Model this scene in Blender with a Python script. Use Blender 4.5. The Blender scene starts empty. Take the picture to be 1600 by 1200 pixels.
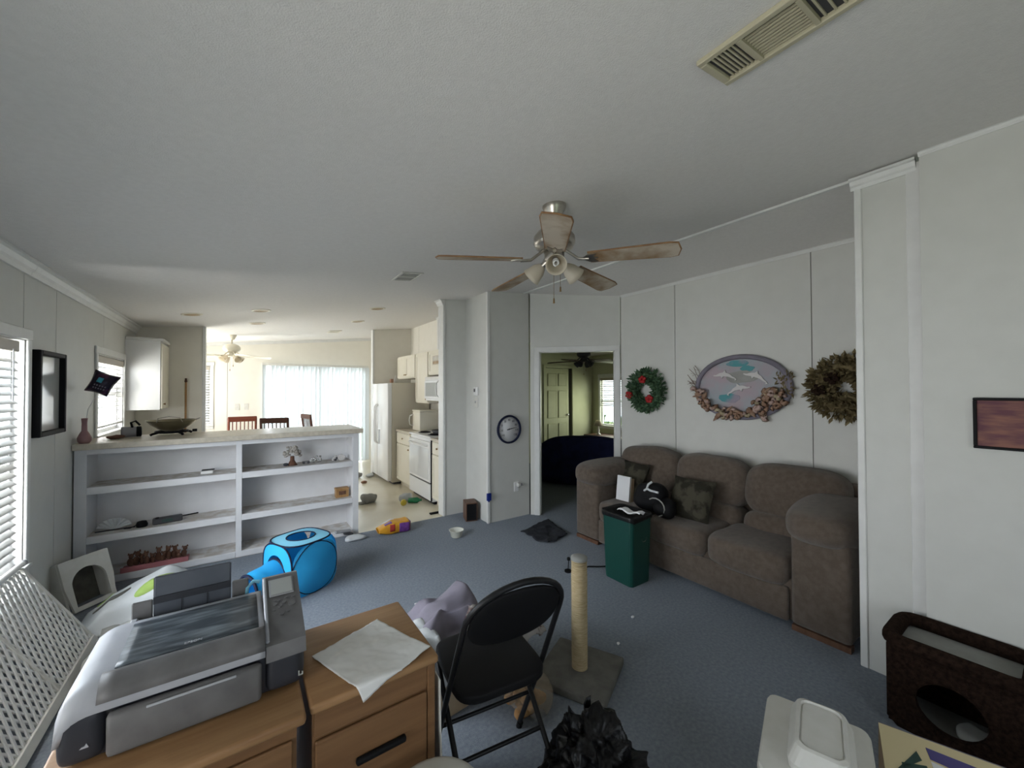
import bpy, bmesh, math, random
from mathutils import Vector, Matrix, noise, Euler

random.seed(7)
SC = bpy.context.scene
COL = SC.collection
PI = math.pi

# ------------------------------------------------------------------ camera
cam_d = bpy.data.cameras.new('camera')
cam = bpy.data.objects.new('camera', cam_d)
COL.objects.link(cam)
cam_d.sensor_width = 36.0
cam_d.lens = 614.2 / 1600 * 36.0
cam_d.clip_start = 0.05
cam_d.clip_end = 200
_y, _p, _r = math.radians(34.629), math.radians(0.792), math.radians(-0.175)
_fw = Vector((math.sin(_y) * math.cos(_p), math.cos(_y) * math.cos(_p), math.sin(_p)))
_rt = Vector((math.cos(_y), -math.sin(_y), 0))
_up = _rt.cross(_fw)
_rt2 = math.cos(_r) * _rt + math.sin(_r) * _up
_up2 = -math.sin(_r) * _rt + math.cos(_r) * _up
_m = Matrix((_rt2, _up2, -_fw)).transposed().to_4x4()
_m.translation = (0, 0, 1.55)
cam.matrix_world = _m
SC.camera = cam

# ------------------------------------------------------------------ world, lights, exposure
SC.view_settings.view_transform = 'Standard'
SC.view_settings.look = 'None'
SC.view_settings.gamma = 1
SC.view_settings.use_curve_mapping = False
SC.view_settings.exposure = 0.05
w = bpy.data.worlds.new('overcast_sky')
SC.world = w
w.use_nodes = True
bg = w.node_tree.nodes['Background']
bg.inputs[0].default_value = (0.80, 0.90, 1.0, 1)
bg.inputs[1].default_value = 2.2


def daylight(loc, rot, sx, sy, power, col=(0.86, 0.93, 1.0)):
    d = bpy.data.lights.new('window_daylight', 'AREA')
    d.shape = 'RECTANGLE'
    d.size, d.size_y = sx, sy
    d.energy = power
    d.color = col
    o = bpy.data.objects.new('window_daylight', d)
    COL.objects.link(o)
    o.location = loc
    o.rotation_euler = rot
    return o


RX = (0, -PI / 2, 0)          # shines towards +X
UPX = (0, -PI / 2 - 0.40, 0)   # towards +X and upwards: light off the ground outside
DNX = (0, -PI / 2 + 0.45, 0)   # towards +X and downwards: sky
daylight((-2.00, 2.45, 2.15), DNX, 1.6, 2.6, 225, (0.78, 0.89, 1.0))      # left wall, wide window: sky
daylight((-1.75, 2.55, 0.65), UPX, 1.6, 1.9, 210, (1.0, 0.98, 0.97))      # left wall, wide window: ground
daylight((-1.65, 0.35, 0.70), (0, -PI / 2 - 0.65, 0), 1.6, 1.7, 90, (1.0, 0.98, 0.97))   # left wall, beside the photographer
daylight((-1.45, 5.55, 1.5), RX, 1.2, 1.1, 58, (1.0, 0.98, 0.94))         # over the counter
daylight((-1.50, 7.85, 1.1), UPX, 1.5, 1.6, 135, (1.0, 0.98, 0.94))       # dining area, left wall: through the unseen window added to brighten the kitchen
daylight((1.32, 9.45, 1.15), (-PI / 2, 0, 0), 2.3, 2.3, 185, (0.93, 0.97, 1.0))   # sliding door
daylight((-0.72, 9.4, 1.5), (-PI / 2, 0, 0), 0.7, 1.2, 40, (1.0, 0.97, 0.92))
daylight((0.6, -2.05, 1.35), (PI / 2, 0, 0), 1.9, 1.5, 8, (0.85, 0.93, 1.0))      # wall behind the photographer
daylight((7.3, 5.75, 1.3), (0, PI / 2, 0), 1.3, 1.3, 45, (0.93, 1.0, 0.72))       # bedroom

# ------------------------------------------------------------------ helpers


class B:
    def __init__(s):
        s.v, s.f, s.s = [], [], []

    def add(s, vs, fs, m=None, smooth=False):
        o = len(s.v)
        for p in vs:
            p = Vector(p)
            s.v.append(m @ p if m is not None else p)
        for f in fs:
            s.f.append([i + o for i in f])
            s.s.append(smooth)
        return s

    def box(s, x0, x1, y0, y1, z0, z1, bev=0, m=None, seg=1):
        vs = [(x, y, z) for z in (z0, z1) for y in (y0, y1) for x in (x0, x1)]
        fs = [(0, 2, 3, 1), (4, 5, 7, 6), (0, 1, 5, 4), (2, 6, 7, 3), (0, 4, 6, 2), (1, 3, 7, 5)]
        if bev <= 0:
            return s.add(vs, fs, m)
        bm = bmesh.new()
        bv = [bm.verts.new(p) for p in vs]
        for f in fs:
            bm.faces.new([bv[i] for i in f])
        bmesh.ops.bevel(bm, geom=bm.edges[:], offset=bev, segments=seg, profile=0.5, affect='EDGES')
        bm.verts.index_update()
        s.add([v.co.copy() for v in bm.verts], [[v.index for v in f.verts] for f in bm.faces], m, seg > 1)
        bm.free()
        return s

    def cyl(s, p0, p1, r0, r1=None, n=12, smooth=True, cap=True, m=None):
        r1 = r0 if r1 is None else r1
        p0, p1 = Vector(p0), Vector(p1)
        d = (p1 - p0).normalized()
        a = d.orthogonal().normalized()
        b = d.cross(a)
        vs = []
        for p, r in ((p0, r0), (p1, r1)):
            for i in range(n):
                t = 2 * PI * i / n
                vs.append(p + (a * math.cos(t) + b * math.sin(t)) * r)
        s.add(vs, [(i, (i + 1) % n, n + (i + 1) % n, n + i) for i in range(n)], m, smooth)
        if cap:
            s.add(vs[:n], [list(range(n))[::-1]], m)
            s.add(vs[n:], [list(range(n))], m)
        return s

    def tube(s, pts, r, n=8, m=None, closed=False, rs=None):
        pts = [Vector(p) for p in pts]
        k = len(pts)
        vs = []
        a = None
        for i, p in enumerate(pts):
            if closed:
                d = (pts[(i + 1) % k] - pts[i - 1]).normalized()
            else:
                d = (pts[min(i + 1, k - 1)] - pts[max(i - 1, 0)]).normalized()
            if a is None:
                a = d.orthogonal().normalized()
            a = (a - d * a.dot(d))
            a = a.normalized() if a.length > 1e-6 else d.orthogonal().normalized()
            b = d.cross(a)
            rr = rs[i] if rs else r
            for j in range(n):
                t = 2 * PI * j / n
                vs.append(p + (a * math.cos(t) + b * math.sin(t)) * rr)
        fs = []
        for i in range(k if closed else k - 1):
            i2 = (i + 1) % k
            for j in range(n):
                fs.append((i * n + j, i * n + (j + 1) % n, i2 * n + (j + 1) % n, i2 * n + j))
        s.add(vs, fs, m, True)
        if not closed:
            s.add(vs[:n], [list(range(n))[::-1]], m)
            s.add(vs[-n:], [list(range(n))], m)
        return s

    def lathe(s, prof, n=20, m=None, c=(0, 0, 0), smooth=True):
        vs = []
        for r, z in prof:
            for j in range(n):
                t = 2 * PI * j / n
                vs.append((c[0] + r * math.cos(t), c[1] + r * math.sin(t), c[2] + z))
        fs = []
        for i in range(len(prof) - 1):
            for j in range(n):
                fs.append((i * n + j, i * n + (j + 1) % n, (i + 1) * n + (j + 1) % n, (i + 1) * n + j))
        return s.add(vs, fs, m, smooth)

    def prism(s, poly, z0, z1, m=None):
        n = len(poly)
        vs = [(x, y, z0) for x, y in poly] + [(x, y, z1) for x, y in poly]
        fs = [list(range(n))[::-1], list(range(n, 2 * n))]
        fs += [(i, (i + 1) % n, n + (i + 1) % n, n + i) for i in range(n)]
        return s.add(vs, fs, m)

    def sbox(s, c, size, e=4.0, n=10, m=None, amp=0.0, fr=6.0, seed=0.0):
        """puffy rounded block: cube grid pushed onto a superellipsoid"""
        vs, fs, idx = [], [], {}

        def vid(i, j, k):
            key = (i, j, k)
            if key not in idx:
                p = Vector((2 * i / n - 1, 2 * j / n - 1, 2 * k / n - 1))
                p = Vector([math.copysign(math.sin(abs(a) * PI / 2) ** 0.8 if e < 3 else abs(a), a) for a in p])
                L = (abs(p.x) ** e + abs(p.y) ** e + abs(p.z) ** e) ** (1 / e)
                p = p / L
                q = Vector((c[0] + p.x * size[0] / 2, c[1] + p.y * size[1] / 2, c[2] + p.z * size[2] / 2))
                if amp:
                    dn = noise.noise(q * fr + Vector((seed, seed * 1.7, seed * 0.3)))
                    q += p.normalized() * amp * dn
                idx[key] = len(vs)
                vs.append(q)
            return idx[key]
        for a in range(n):
            for b in range(n):
                for fx in (0, n):
                    q = [vid(fx, a, b), vid(fx, a + 1, b), vid(fx, a + 1, b + 1), vid(fx, a, b + 1)]
                    fs.append(q if fx else q[::-1])
                    q = [vid(a, fx, b), vid(a, fx, b + 1), vid(a + 1, fx, b + 1), vid(a + 1, fx, b)]
                    fs.append(q if fx else q[::-1])
                    q = [vid(a, b, fx), vid(a + 1, b, fx), vid(a + 1, b + 1, fx), vid(a, b + 1, fx)]
                    fs.append(q if fx else q[::-1])
        return s.add(vs, fs, m, True)

    def surf(s, fn, nu, nv, m=None, th=0.003):
        """sheet z-offset both ways so that it has a thickness"""
        top = [Vector(fn(i / nu, j / nv)) for j in range(nv + 1) for i in range(nu + 1)]
        W = nu + 1
        nr = []
        for j in range(nv + 1):
            for i in range(W):
                a = top[j * W + min(i + 1, nu)] - top[j * W + max(i - 1, 0)]
                b = top[min(j + 1, nv) * W + i] - top[max(j - 1, 0) * W + i]
                c = a.cross(b)
                nr.append(c.normalized() if c.length > 1e-9 else Vector((0, 0, 1)))
        bot = [p - q * th for p, q in zip(top, nr)]
        N = len(top)
        fs = []
        for j in range(nv):
            for i in range(nu):
                a = j * W + i
                fs.append((a, a + 1, a + W + 1, a + W))
                fs.append((N + a, N + a + W, N + a + W + 1, N + a + 1))
        for i in range(nu):
            fs.append((i + 1, i, N + i, N + i + 1))
            a = nv * W + i
            fs.append((a, a + 1, N + a + 1, N + a))
        for j in range(nv):
            a = j * W
            fs.append((a, a + W, N + a + W, N + a))
            a = j * W + nu
            fs.append((a + W, a, N + a, N + a + W))
        return s.add(top + bot, fs, m, True)

    def mesh(s, name, mt):
        me = bpy.data.meshes.new(name)
        me.from_pydata(s.v, [], s.f)
        me.polygons.foreach_set('use_smooth', s.s)
        me.materials.append(mt)
        me.update()
        return me

    def build(s, name, mt, parent=None, world=False):
        if parent is not None and world:
            im = PM[parent.name].inverted()
            s.v = [im @ p for p in s.v]
        o = bpy.data.objects.new(name, s.mesh(name, mt))
        COL.objects.link(o)
        if parent is not None:
            o.parent = parent
            PM[o.name] = PM[parent.name].copy()
        else:
            PM[o.name] = Matrix()
        return o


PM = {}


def tag(o, label=None, cat=None, group=None, kind=None):
    if label:
        o['label'] = label
    if cat:
        o['category'] = cat
    if group:
        o['group'] = group
    if kind:
        o['kind'] = kind
    return o


def thing(name, label, cat, loc=(0, 0, 0), rz=0, group=None, kind=None):
    o = bpy.data.objects.new(name, None)
    o.empty_display_size = 0.1
    COL.objects.link(o)
    o.location = loc
    o.rotation_euler = (0, 0, rz)
    PM[o.name] = Matrix.Translation(loc) @ Matrix.Rotation(rz, 4, 'Z')
    return tag(o, label, cat, group, kind)


def solo(name, b, mt, label, cat, group=None, kind=None):
    """a thing that is one mesh; its origin goes to the middle of its base"""
    xs = [p.x for p in b.v]
    ys = [p.y for p in b.v]
    c = Vector(((min(xs) + max(xs)) / 2, (min(ys) + max(ys)) / 2, min(p.z for p in b.v)))
    b.v = [p - c for p in b.v]
    o = b.build(name, mt)
    o.location = c
    PM[o.name] = Matrix.Translation(c)
    return tag(o, label, cat, group, kind)


def struct(name, b, mt, label=None):
    return tag(b.build(name, mt), label, None, None, 'structure')


def copy_tree(o, parent=None, **kw):
    c = o.copy()
    COL.objects.link(c)
    if parent is not None:
        c.parent = parent
    for k, v in kw.items():
        c[k] = v
    for ch in [x for x in bpy.data.objects if x.parent is o]:
        copy_tree(ch, c)
    return c


def share(mesh_obj_mesh, name, parent, loc=(0, 0, 0), rot=(0, 0, 0), sc=(1, 1, 1)):
    """another piece that shares mesh data"""
    o = bpy.data.objects.new(name, mesh_obj_mesh)
    COL.objects.link(o)
    o.parent = parent
    o.location, o.rotation_euler, o.scale = loc, rot, sc
    PM[o.name] = PM[parent.name].copy()
    return o


def TM(loc=(0, 0, 0), rx=0, ry=0, rz=0, s=(1, 1, 1)):
    return Matrix.Translation(loc) @ Euler((rx, ry, rz)).to_matrix().to_4x4() @ Matrix.Diagonal((*s, 1))


# ------------------------------------------------------------------ materials


def mat(name, col, rough=0.6, metal=0.0, col2=None, scale=6.0, bump=0.0, bscale=80.0, spec=0.3,
        stretch=(1, 1, 1), detail=4.0, lo=0.35, hi=0.65, transl=0.0, emit=None, sheen=0.0):
    m = bpy.data.materials.new(name)
    m.use_nodes = True
    nt = m.node_tree
    p = nt.nodes['Principled BSDF']
    p.inputs['Roughness'].default_value = rough
    p.inputs['Metallic'].default_value = metal
    p.inputs['Specular IOR Level'].default_value = spec
    p.inputs['Base Color'].default_value = (*col, 1)
    if sheen:
        p.inputs['Sheen Weight'].default_value = sheen
    tc = nt.nodes.new('ShaderNodeTexCoord')
    mp = nt.nodes.new('ShaderNodeMapping')
    mp.inputs['Scale'].default_value = stretch
    nt.links.new(tc.outputs['Object'], mp.inputs[0])
    cs = None
    if col2 is not None:
        nz = nt.nodes.new('ShaderNodeTexNoise')
        nz.inputs['Scale'].default_value = scale
        nz.inputs['Detail'].default_value = detail
        rp = nt.nodes.new('ShaderNodeValToRGB')
        rp.color_ramp.elements[0].position = lo
        rp.color_ramp.elements[1].position = hi
        rp.color_ramp.elements[0].color = (*col, 1)
        rp.color_ramp.elements[1].color = (*col2, 1)
        nt.links.new(mp.outputs[0], nz.inputs['Vector'])
        nt.links.new(nz.outputs['Fac'], rp.inputs['Fac'])
        nt.links.new(rp.outputs[0], p.inputs['Base Color'])
        cs = rp.outputs[0]
    if bump:
        n2 = nt.nodes.new('ShaderNodeTexNoise')
        n2.inputs['Scale'].default_value = bscale
        n2.inputs['Detail'].default_value = 3
        bp = nt.nodes.new('ShaderNodeBump')
        bp.inputs['Strength'].default_value = bump
        bp.inputs['Distance'].default_value = 0.01
        nt.links.new(mp.outputs[0], n2.inputs['Vector'])
        nt.links.new(n2.outputs['Fac'], bp.inputs['Height'])
        nt.links.new(bp.outputs[0], p.inputs['Normal'])
    if transl:
        out = nt.nodes['Material Output']
        tr = nt.nodes.new('ShaderNodeBsdfTranslucent')
        tr.inputs['Color'].default_value = (*col, 1)
        mx = nt.nodes.new('ShaderNodeMixShader')
        mx.inputs[0].default_value = transl
        nt.links.new(p.outputs[0], mx.inputs[1])
        nt.links.new(tr.outputs[0], mx.inputs[2])
        nt.links.new(mx.outputs[0], out.inputs['Surface'])
    if emit:
        p.inputs['Emission Color'].default_value = (*emit[:3], 1)
        p.inputs['Emission Strength'].default_value = emit[3]
    return m


def see_through(name, col, opacity, rough=0.1):
    """thin clear plastic or window glass"""
    m = bpy.data.materials.new(name)
    m.use_nodes = True
    nt = m.node_tree
    p = nt.nodes['Principled BSDF']
    p.inputs['Base Color'].default_value = (*col, 1)
    p.inputs['Roughness'].default_value = rough
    t = nt.nodes.new('ShaderNodeBsdfTransparent')
    x = nt.nodes.new('ShaderNodeMixShader')
    x.inputs[0].default_value = opacity
    nt.links.new(t.outputs[0], x.inputs[1])
    nt.links.new(p.outputs[0], x.inputs[2])
    nt.links.new(x.outputs[0], nt.nodes['Material Output'].inputs['Surface'])
    return m


def wood(name, c1, c2, stretch=(1, 14, 14), rough=0.45, scale=3.0):
    return mat(name, c1, rough, col2=c2, scale=scale, stretch=stretch, detail=6, lo=0.3, hi=0.7, bump=0.08, bscale=12)


M = dict(
    wall=mat('vinyl_wallboard', (0.615, 0.615, 0.58), 0.55, col2=(0.635, 0.635, 0.60), scale=9, bump=0.05, bscale=300),
    ceil=mat('textured_ceiling', (0.745, 0.725, 0.70), 0.85, col2=(0.775, 0.755, 0.73), scale=40, bump=0.25, bscale=220),
    cream=mat('cream_wallboard', (0.77, 0.74, 0.66), 0.6, col2=(0.79, 0.76, 0.68), scale=8),
    bedwall=mat('pale_green_wallboard', (0.52, 0.52, 0.36), 0.7, col2=(0.55, 0.55, 0.39), scale=6),
    gap=mat('panel_joint', (0.22, 0.21, 0.19), 0.9),
    trim=mat('white_trim', (0.74, 0.74, 0.72), 0.4, col2=(0.70, 0.70, 0.68), scale=12),
    carpet=mat('blue_grey_carpet', (0.25, 0.285, 0.335), 0.95, col2=(0.35, 0.385, 0.435), scale=60, bump=0.9, bscale=420,
               spec=0.05, detail=8, lo=0.3, hi=0.7),
    vinyl=mat('cream_vinyl_floor', (0.66, 0.60, 0.46), 0.28, col2=(0.71, 0.66, 0.53), scale=3, spec=0.5),
    shelf=mat('white_shelf_paint', (0.70, 0.70, 0.71), 0.45, col2=(0.66, 0.66, 0.67), scale=9),
    dust=mat('dusty_shelf_top', (0.52, 0.47, 0.42), 0.9, col2=(0.66, 0.65, 0.64), scale=14, lo=0.4, hi=0.6),
    laminate=mat('beige_laminate', (0.50, 0.45, 0.36), 0.35, col2=(0.60, 0.54, 0.44), scale=30),
    white=mat('white_enamel', (0.80, 0.80, 0.79), 0.25, spec=0.5),
    offwhite=mat('off_white_plastic', (0.68, 0.67, 0.63), 0.4, col2=(0.64, 0.63, 0.58), scale=20),
    cab=mat('cream_cabinet', (0.74, 0.70, 0.58), 0.4, col2=(0.76, 0.72, 0.61), scale=10),
    beige=mat('beige_textured_steel', (0.62, 0.57, 0.46), 0.5, bump=0.1, bscale=300),
    black=mat('black_plastic', (0.008, 0.008, 0.009), 0.6, spec=0.15),
    blackm=mat('black_painted_steel', (0.008, 0.008, 0.009), 0.4, spec=0.3),
    dark=mat('dark_grey', (0.06, 0.06, 0.065), 0.6),
    grey=mat('grey_plastic', (0.30, 0.30, 0.31), 0.5),
    steel=mat('brushed_nickel', (0.42, 0.39, 0.35), 0.3, 1.0, col2=(0.50, 0.47, 0.42), scale=40, stretch=(1, 1, 12)),
    chrome=mat('chrome', (0.6, 0.6, 0.6), 0.15, 1.0),
    brass=mat('aged_brass', (0.30, 0.19, 0.08), 0.35, 1.0),
    glass=see_through('window_glass', (0.8, 0.85, 0.85), 0.08, 0.02),
    slat=mat('white_blind_slat', (0.66, 0.66, 0.65), 0.5, transl=0.04),
    rail=mat('tan_headrail', (0.50, 0.45, 0.38), 0.5),
    vane=mat('vertical_blind_vane', (0.77, 0.80, 0.81), 0.5, transl=0.35),
    oak=wood('oak_veneer', (0.29, 0.155, 0.070), (0.38, 0.22, 0.105)),
    oak_shaded=wood('oak_veneer_shaded', (0.18, 0.092, 0.042), (0.24, 0.13, 0.06), stretch=(1, 14, 14)),  # darker copy of the oak: shade on the fronts put into the colour
    dwood=wood('dark_wood', (0.055, 0.02, 0.012), (0.09, 0.035, 0.02)),
    rwood=wood('red_brown_wood', (0.17, 0.045, 0.025), (0.23, 0.07, 0.04)),
    bwood=wood('walnut_cabinet', (0.10, 0.05, 0.03), (0.15, 0.08, 0.05), stretch=(12, 12, 1)),
    lwood=wood('turned_wood', (0.30, 0.16, 0.06), (0.42, 0.25, 0.11), stretch=(10, 10, 1)),
    blade=mat('whitewashed_blade', (0.25, 0.155, 0.08), 0.5, col2=(0.52, 0.45, 0.36), scale=7, detail=6, lo=0.35, hi=0.6),
    bladeedge=mat('blade_edge', (0.20, 0.10, 0.045), 0.5, col2=(0.30, 0.17, 0.08), scale=20),
    frost=mat('frosted_shade', (0.72, 0.66, 0.55), 0.35, transl=0.4),
    sofa=mat('taupe_chenille', (0.105, 0.081, 0.063), 0.95, col2=(0.140, 0.110, 0.087), scale=28, bump=0.5, bscale=260, spec=0.08, sheen=0.25),
    pillow=mat('olive_patchwork', (0.022, 0.020, 0.013), 0.9, col2=(0.065, 0.058, 0.040), scale=9, lo=0.45, hi=0.55, bump=0.3, bscale=200),
    teal=mat('dark_green_plastic', (0.006, 0.055, 0.043), 0.35, spec=0.45),
    bagblack=mat('black_bin_liner', (0.005, 0.005, 0.006), 0.33, spec=0.30, bump=0.5, bscale=30),
    paper=mat('white_paper', (0.78, 0.78, 0.79), 0.8),
    blue=mat('blue_nylon', (0.03, 0.40, 0.78), 0.55, transl=0.15),
    bluelt=mat('pale_blue_nylon', (0.22, 0.56, 0.74), 0.55),
    navy=mat('navy_binding', (0.006, 0.010, 0.035), 0.7),
    sisal=mat('sisal_rope', (0.52, 0.40, 0.22), 0.95, col2=(0.66, 0.54, 0.34), scale=30, stretch=(1, 1, 10), bump=0.8, bscale=90),
    boardcarpet=mat('taupe_carpet', (0.135, 0.13, 0.115), 0.95, col2=(0.18, 0.175, 0.155), scale=18, bump=0.7, bscale=350),
    brown=mat('brown_plush_carpet', (0.014, 0.008, 0.006), 0.95, spec=0.05, col2=(0.034, 0.020, 0.014), scale=60, bump=0.8, bscale=300),
    lav=mat('lavender_cloth', (0.23, 0.21, 0.26), 0.9, col2=(0.17, 0.16, 0.19), scale=7),
    floral=mat('floral_cloth', (0.28, 0.26, 0.24), 0.9, col2=(0.12, 0.06, 0.06), scale=22, lo=0.52, hi=0.58),
    cardboard=mat('cardboard', (0.38, 0.28, 0.18), 0.85, col2=(0.43, 0.33, 0.22), scale=10),
    rug=mat('charcoal_rag', (0.018, 0.02, 0.026), 0.95, col2=(0.035, 0.038, 0.048), scale=25, bump=0.8, bscale=160),
    clear=see_through('clear_film', (0.55, 0.45, 0.33), 0.28, 0.22),
    film=see_through('milky_film', (0.92, 0.92, 0.90), 0.86, 0.22),
    tub=see_through('milky_tub', (0.85, 0.85, 0.76), 0.66, 0.3),
    bread=mat('brown_crusts', (0.28, 0.14, 0.055), 0.8, col2=(0.42, 0.25, 0.11), scale=16),
    yellow=mat('yellow_bag_film', (0.72, 0.36, 0.02), 0.35, col2=(0.62, 0.26, 0.02), scale=10, spec=0.5),
    purple=mat('purple_label', (0.12, 0.035, 0.20), 0.4, col2=(0.20, 0.07, 0.30), scale=30),
    redlab=mat('red_label', (0.45, 0.05, 0.04), 0.5),
    pgrey=mat('dusty_grey_printer', (0.115, 0.112, 0.112), 0.45, col2=(0.16, 0.157, 0.157), scale=16, lo=0.3, hi=0.7),
    psilver=mat('silver_printer', (0.42, 0.43, 0.46), 0.35, col2=(0.37, 0.38, 0.41), scale=10),
    pdark=mat('charcoal_printer', (0.035, 0.037, 0.045), 0.4),
    pglass=mat('dusty_printer_window', (0.05, 0.06, 0.07), 0.3, col2=(0.20, 0.23, 0.25), scale=9, stretch=(1, 5, 1), lo=0.45, hi=0.75),
    psmoke=mat('smoked_paper_rest', (0.075, 0.085, 0.105), 0.35, col2=(0.10, 0.11, 0.13), scale=8),
    lcd=mat('grey_screen', (0.36, 0.37, 0.35), 0.3),
    pinkgl=mat('pink_pottery', (0.30, 0.17, 0.18), 0.5, col2=(0.36, 0.22, 0.22), scale=9),
    foil=mat('dark_foil', (0.02, 0.015, 0.03), 0.25, 0.4, col2=(0.10, 0.03, 0.07), scale=12, lo=0.5, hi=0.6),
    foilt=mat('teal_foil_print', (0.05, 0.30, 0.40), 0.3, 0.2),
    green1=mat('lime_green_cloth', (0.30, 0.42, 0.10), 0.85, col2=(0.36, 0.50, 0.14), scale=10),
    whitecl=mat('white_cloth', (0.60, 0.62, 0.63), 0.85, col2=(0.54, 0.56, 0.57), scale=8),
    greycl=mat('grey_cloth', (0.33, 0.33, 0.31), 0.9, col2=(0.27, 0.27, 0.25), scale=9),
    pine=mat('pine_needles', (0.035, 0.085, 0.045), 0.8, col2=(0.11, 0.19, 0.10), scale=22),
    red=mat('red_ribbon', (0.34, 0.012, 0.014), 0.5),
    dry=mat('dried_leaves', (0.10, 0.075, 0.032), 0.9, col2=(0.22, 0.175, 0.09), scale=24),
    shell1=mat('pink_shell', (0.36, 0.24, 0.21), 0.5, col2=(0.46, 0.35, 0.30), scale=25),
    shell2=mat('brown_shell', (0.20, 0.10, 0.06), 0.5, col2=(0.34, 0.23, 0.16), scale=25),
    shell3=mat('tan_shell', (0.42, 0.36, 0.25), 0.5, col2=(0.30, 0.23, 0.13), scale=20),
    sea=mat('sea_painted_board', (0.34, 0.37, 0.40), 0.6, col2=(0.40, 0.33, 0.36), scale=5, lo=0.4, hi=0.6),
    seat=mat('turquoise_paint', (0.08, 0.28, 0.30), 0.6, col2=(0.30, 0.27, 0.33), scale=8, lo=0.42, hi=0.6),
    dolph=mat('pale_dolphin', (0.58, 0.56, 0.55), 0.5),
    twig=mat('dry_twig', (0.22, 0.17, 0.14), 0.9),
    wok=mat('wok_steel', (0.30, 0.27, 0.19), 0.35, 0.8, col2=(0.22, 0.20, 0.13), scale=6),
    bluecup=mat('royal_blue_plastic', (0.012, 0.03, 0.22), 0.4),
    terra=mat('brown_figurine', (0.10, 0.045, 0.028), 0.7, col2=(0.16, 0.08, 0.05), scale=30),
    pinktray=mat('pink_tray', (0.42, 0.16, 0.17), 0.6),
    stone=mat('mottled_coral', (0.24, 0.21, 0.18), 0.9, col2=(0.45, 0.42, 0.38), scale=30),
    sunset=mat('sunset_picture', (0.11, 0.03, 0.045), 0.5, col2=(0.24, 0.10, 0.07), scale=4, stretch=(1, 2, 9), lo=0.4, hi=0.65),
    mirror=mat('pale_grey_mirror', (0.44, 0.45, 0.43), 0.12, 0.0, spec=0.5),  # even pale grey stands in for what the mirror reflects
    navycl=mat('navy_velvet', (0.006, 0.008, 0.035), 0.9, col2=(0.010, 0.014, 0.06), scale=8),
    cork=mat('cream_board', (0.70, 0.60, 0.36), 0.7),
    dgreen=mat('dark_green_print', (0.03, 0.07, 0.06), 0.6),
    violet=mat('violet_print', (0.09, 0.075, 0.24), 0.6),
    clayp=mat('terracotta_pot', (0.28, 0.16, 0.11), 0.8),
    lawn=mat('summer_lawn', (0.16, 0.24, 0.05), 0.95, col2=(0.26, 0.33, 0.09), scale=1.2),
    leafy=mat('hedge_leaves', (0.05, 0.11, 0.02), 0.9, col2=(0.17, 0.25, 0.06), scale=6),
    bottle=mat('green_bottle', (0.01, 0.16, 0.06), 0.2, spec=0.5),
    yellab=mat('yellow_cap', (0.62, 0.48, 0.06), 0.5),
)

# ------------------------------------------------------------------ room shell
XL, XR = -1.075, 2.90          # left wall, ridge line
S = 0.1035


def zc(x):
    return 2.34 + S * (min(x, 2 * XR - x) - XL)


def wall(name, p0, p1, mt, holes=(), seams=(), zt=None, thick=0.09, out=None, z0=0.0, label=None):
    """wall in the vertical plane p0-p1; the room is on the LEFT of p0->p1.  A backing sheet plus separate panels."""
    p0, p1 = Vector((*p0, 0)), Vector((*p1, 0))
    d = p1 - p0
    L = d.length
    d.normalize()
    nrm = Vector((-d.y, d.x, 0))
    top = zt or (lambda u: zc((p0 + d * u).x) + 0.004)

    def strips(b, u0, u1, y0, y1):
        cuts = sorted({u0, u1, *[min(max(h[k], u0), u1) for h in holes for k in (0, 1)]})
        for a, c in zip(cuts, cuts[1:]):
            if c - a < 1e-4:
                continue
            hs = sorted([(h[2], h[3]) for h in holes if h[0] <= a + 1e-4 and h[1] >= c - 1e-4])
            z = z0
            segs = []
            for h0, h1 in hs:
                if h0 > z + 1e-4:
                    segs.append((z, z, h0, h0))
                z = h1
            segs.append((z, z, top(a), top(c)))
            for za, zb, zta, ztb in segs:
                vs = []
                for off in (y0, y1):
                    for u, z_ in ((a, za), (c, zb), (c, ztb), (a, zta)):
                        vs.append(p0 + d * u + nrm * off + Vector((0, 0, z_)))
                b.add(vs, [(0, 1, 2, 3), (7, 6, 5, 4), (0, 4, 5, 1), (1, 5, 6, 2), (2, 6, 7, 3), (3, 7, 4, 0)])
    b = B()
    strips(b, 0, L, -thick, -0.009)
    w_ = struct(name, b, M['gap'], label)
    us = [0] + sorted(seams) + [L]
    g = 0.0034
    for i, (a, c) in enumerate(zip(us, us[1:])):
        b = B()
        strips(b, a + (g if i else 0), c - (g if i < len(us) - 2 else 0), -0.009, 0.0)
        b.build('panel', mt, w_)
    return w_


def rectslab(name, x0, x1, y0, y1, z0, z1, mt, label=None):
    return struct(name, B().box(x0, x1, y0, y1, z0, z1), mt, label)


def slopeslab(name, x0, x1, y0, y1, mt, label=None):
    b = B()
    vs = [(x, y, z) for x in (x0, x1) for y in (y0, y1) for z in (0, zc(x) + 0.003)]
    b.add(vs, [(0, 1, 3, 2), (4, 6, 7, 5), (0, 4, 5, 1), (2, 3, 7, 6), (0, 2, 6, 4), (1, 5, 7, 3)])
    return struct(name, b, mt, label)


YF, YN = 8.95, -1.6
# floors
b = B()
b.box(XL - 0.1, 6.95, YN - 0.1, 4.462, -0.05, 0.0)
b.box(2.73, 6.95, 4.462, 6.68, -0.05, 0.0)
struct('floor', b, M['carpet'], 'worn blue-grey carpet of the living room')
rectslab('floor_kitchen', XL - 0.1, 2.73, 4.462, YF + 0.1, -0.05, -0.003, M['vinyl'], 'cream sheet vinyl floor of the kitchen')
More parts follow.
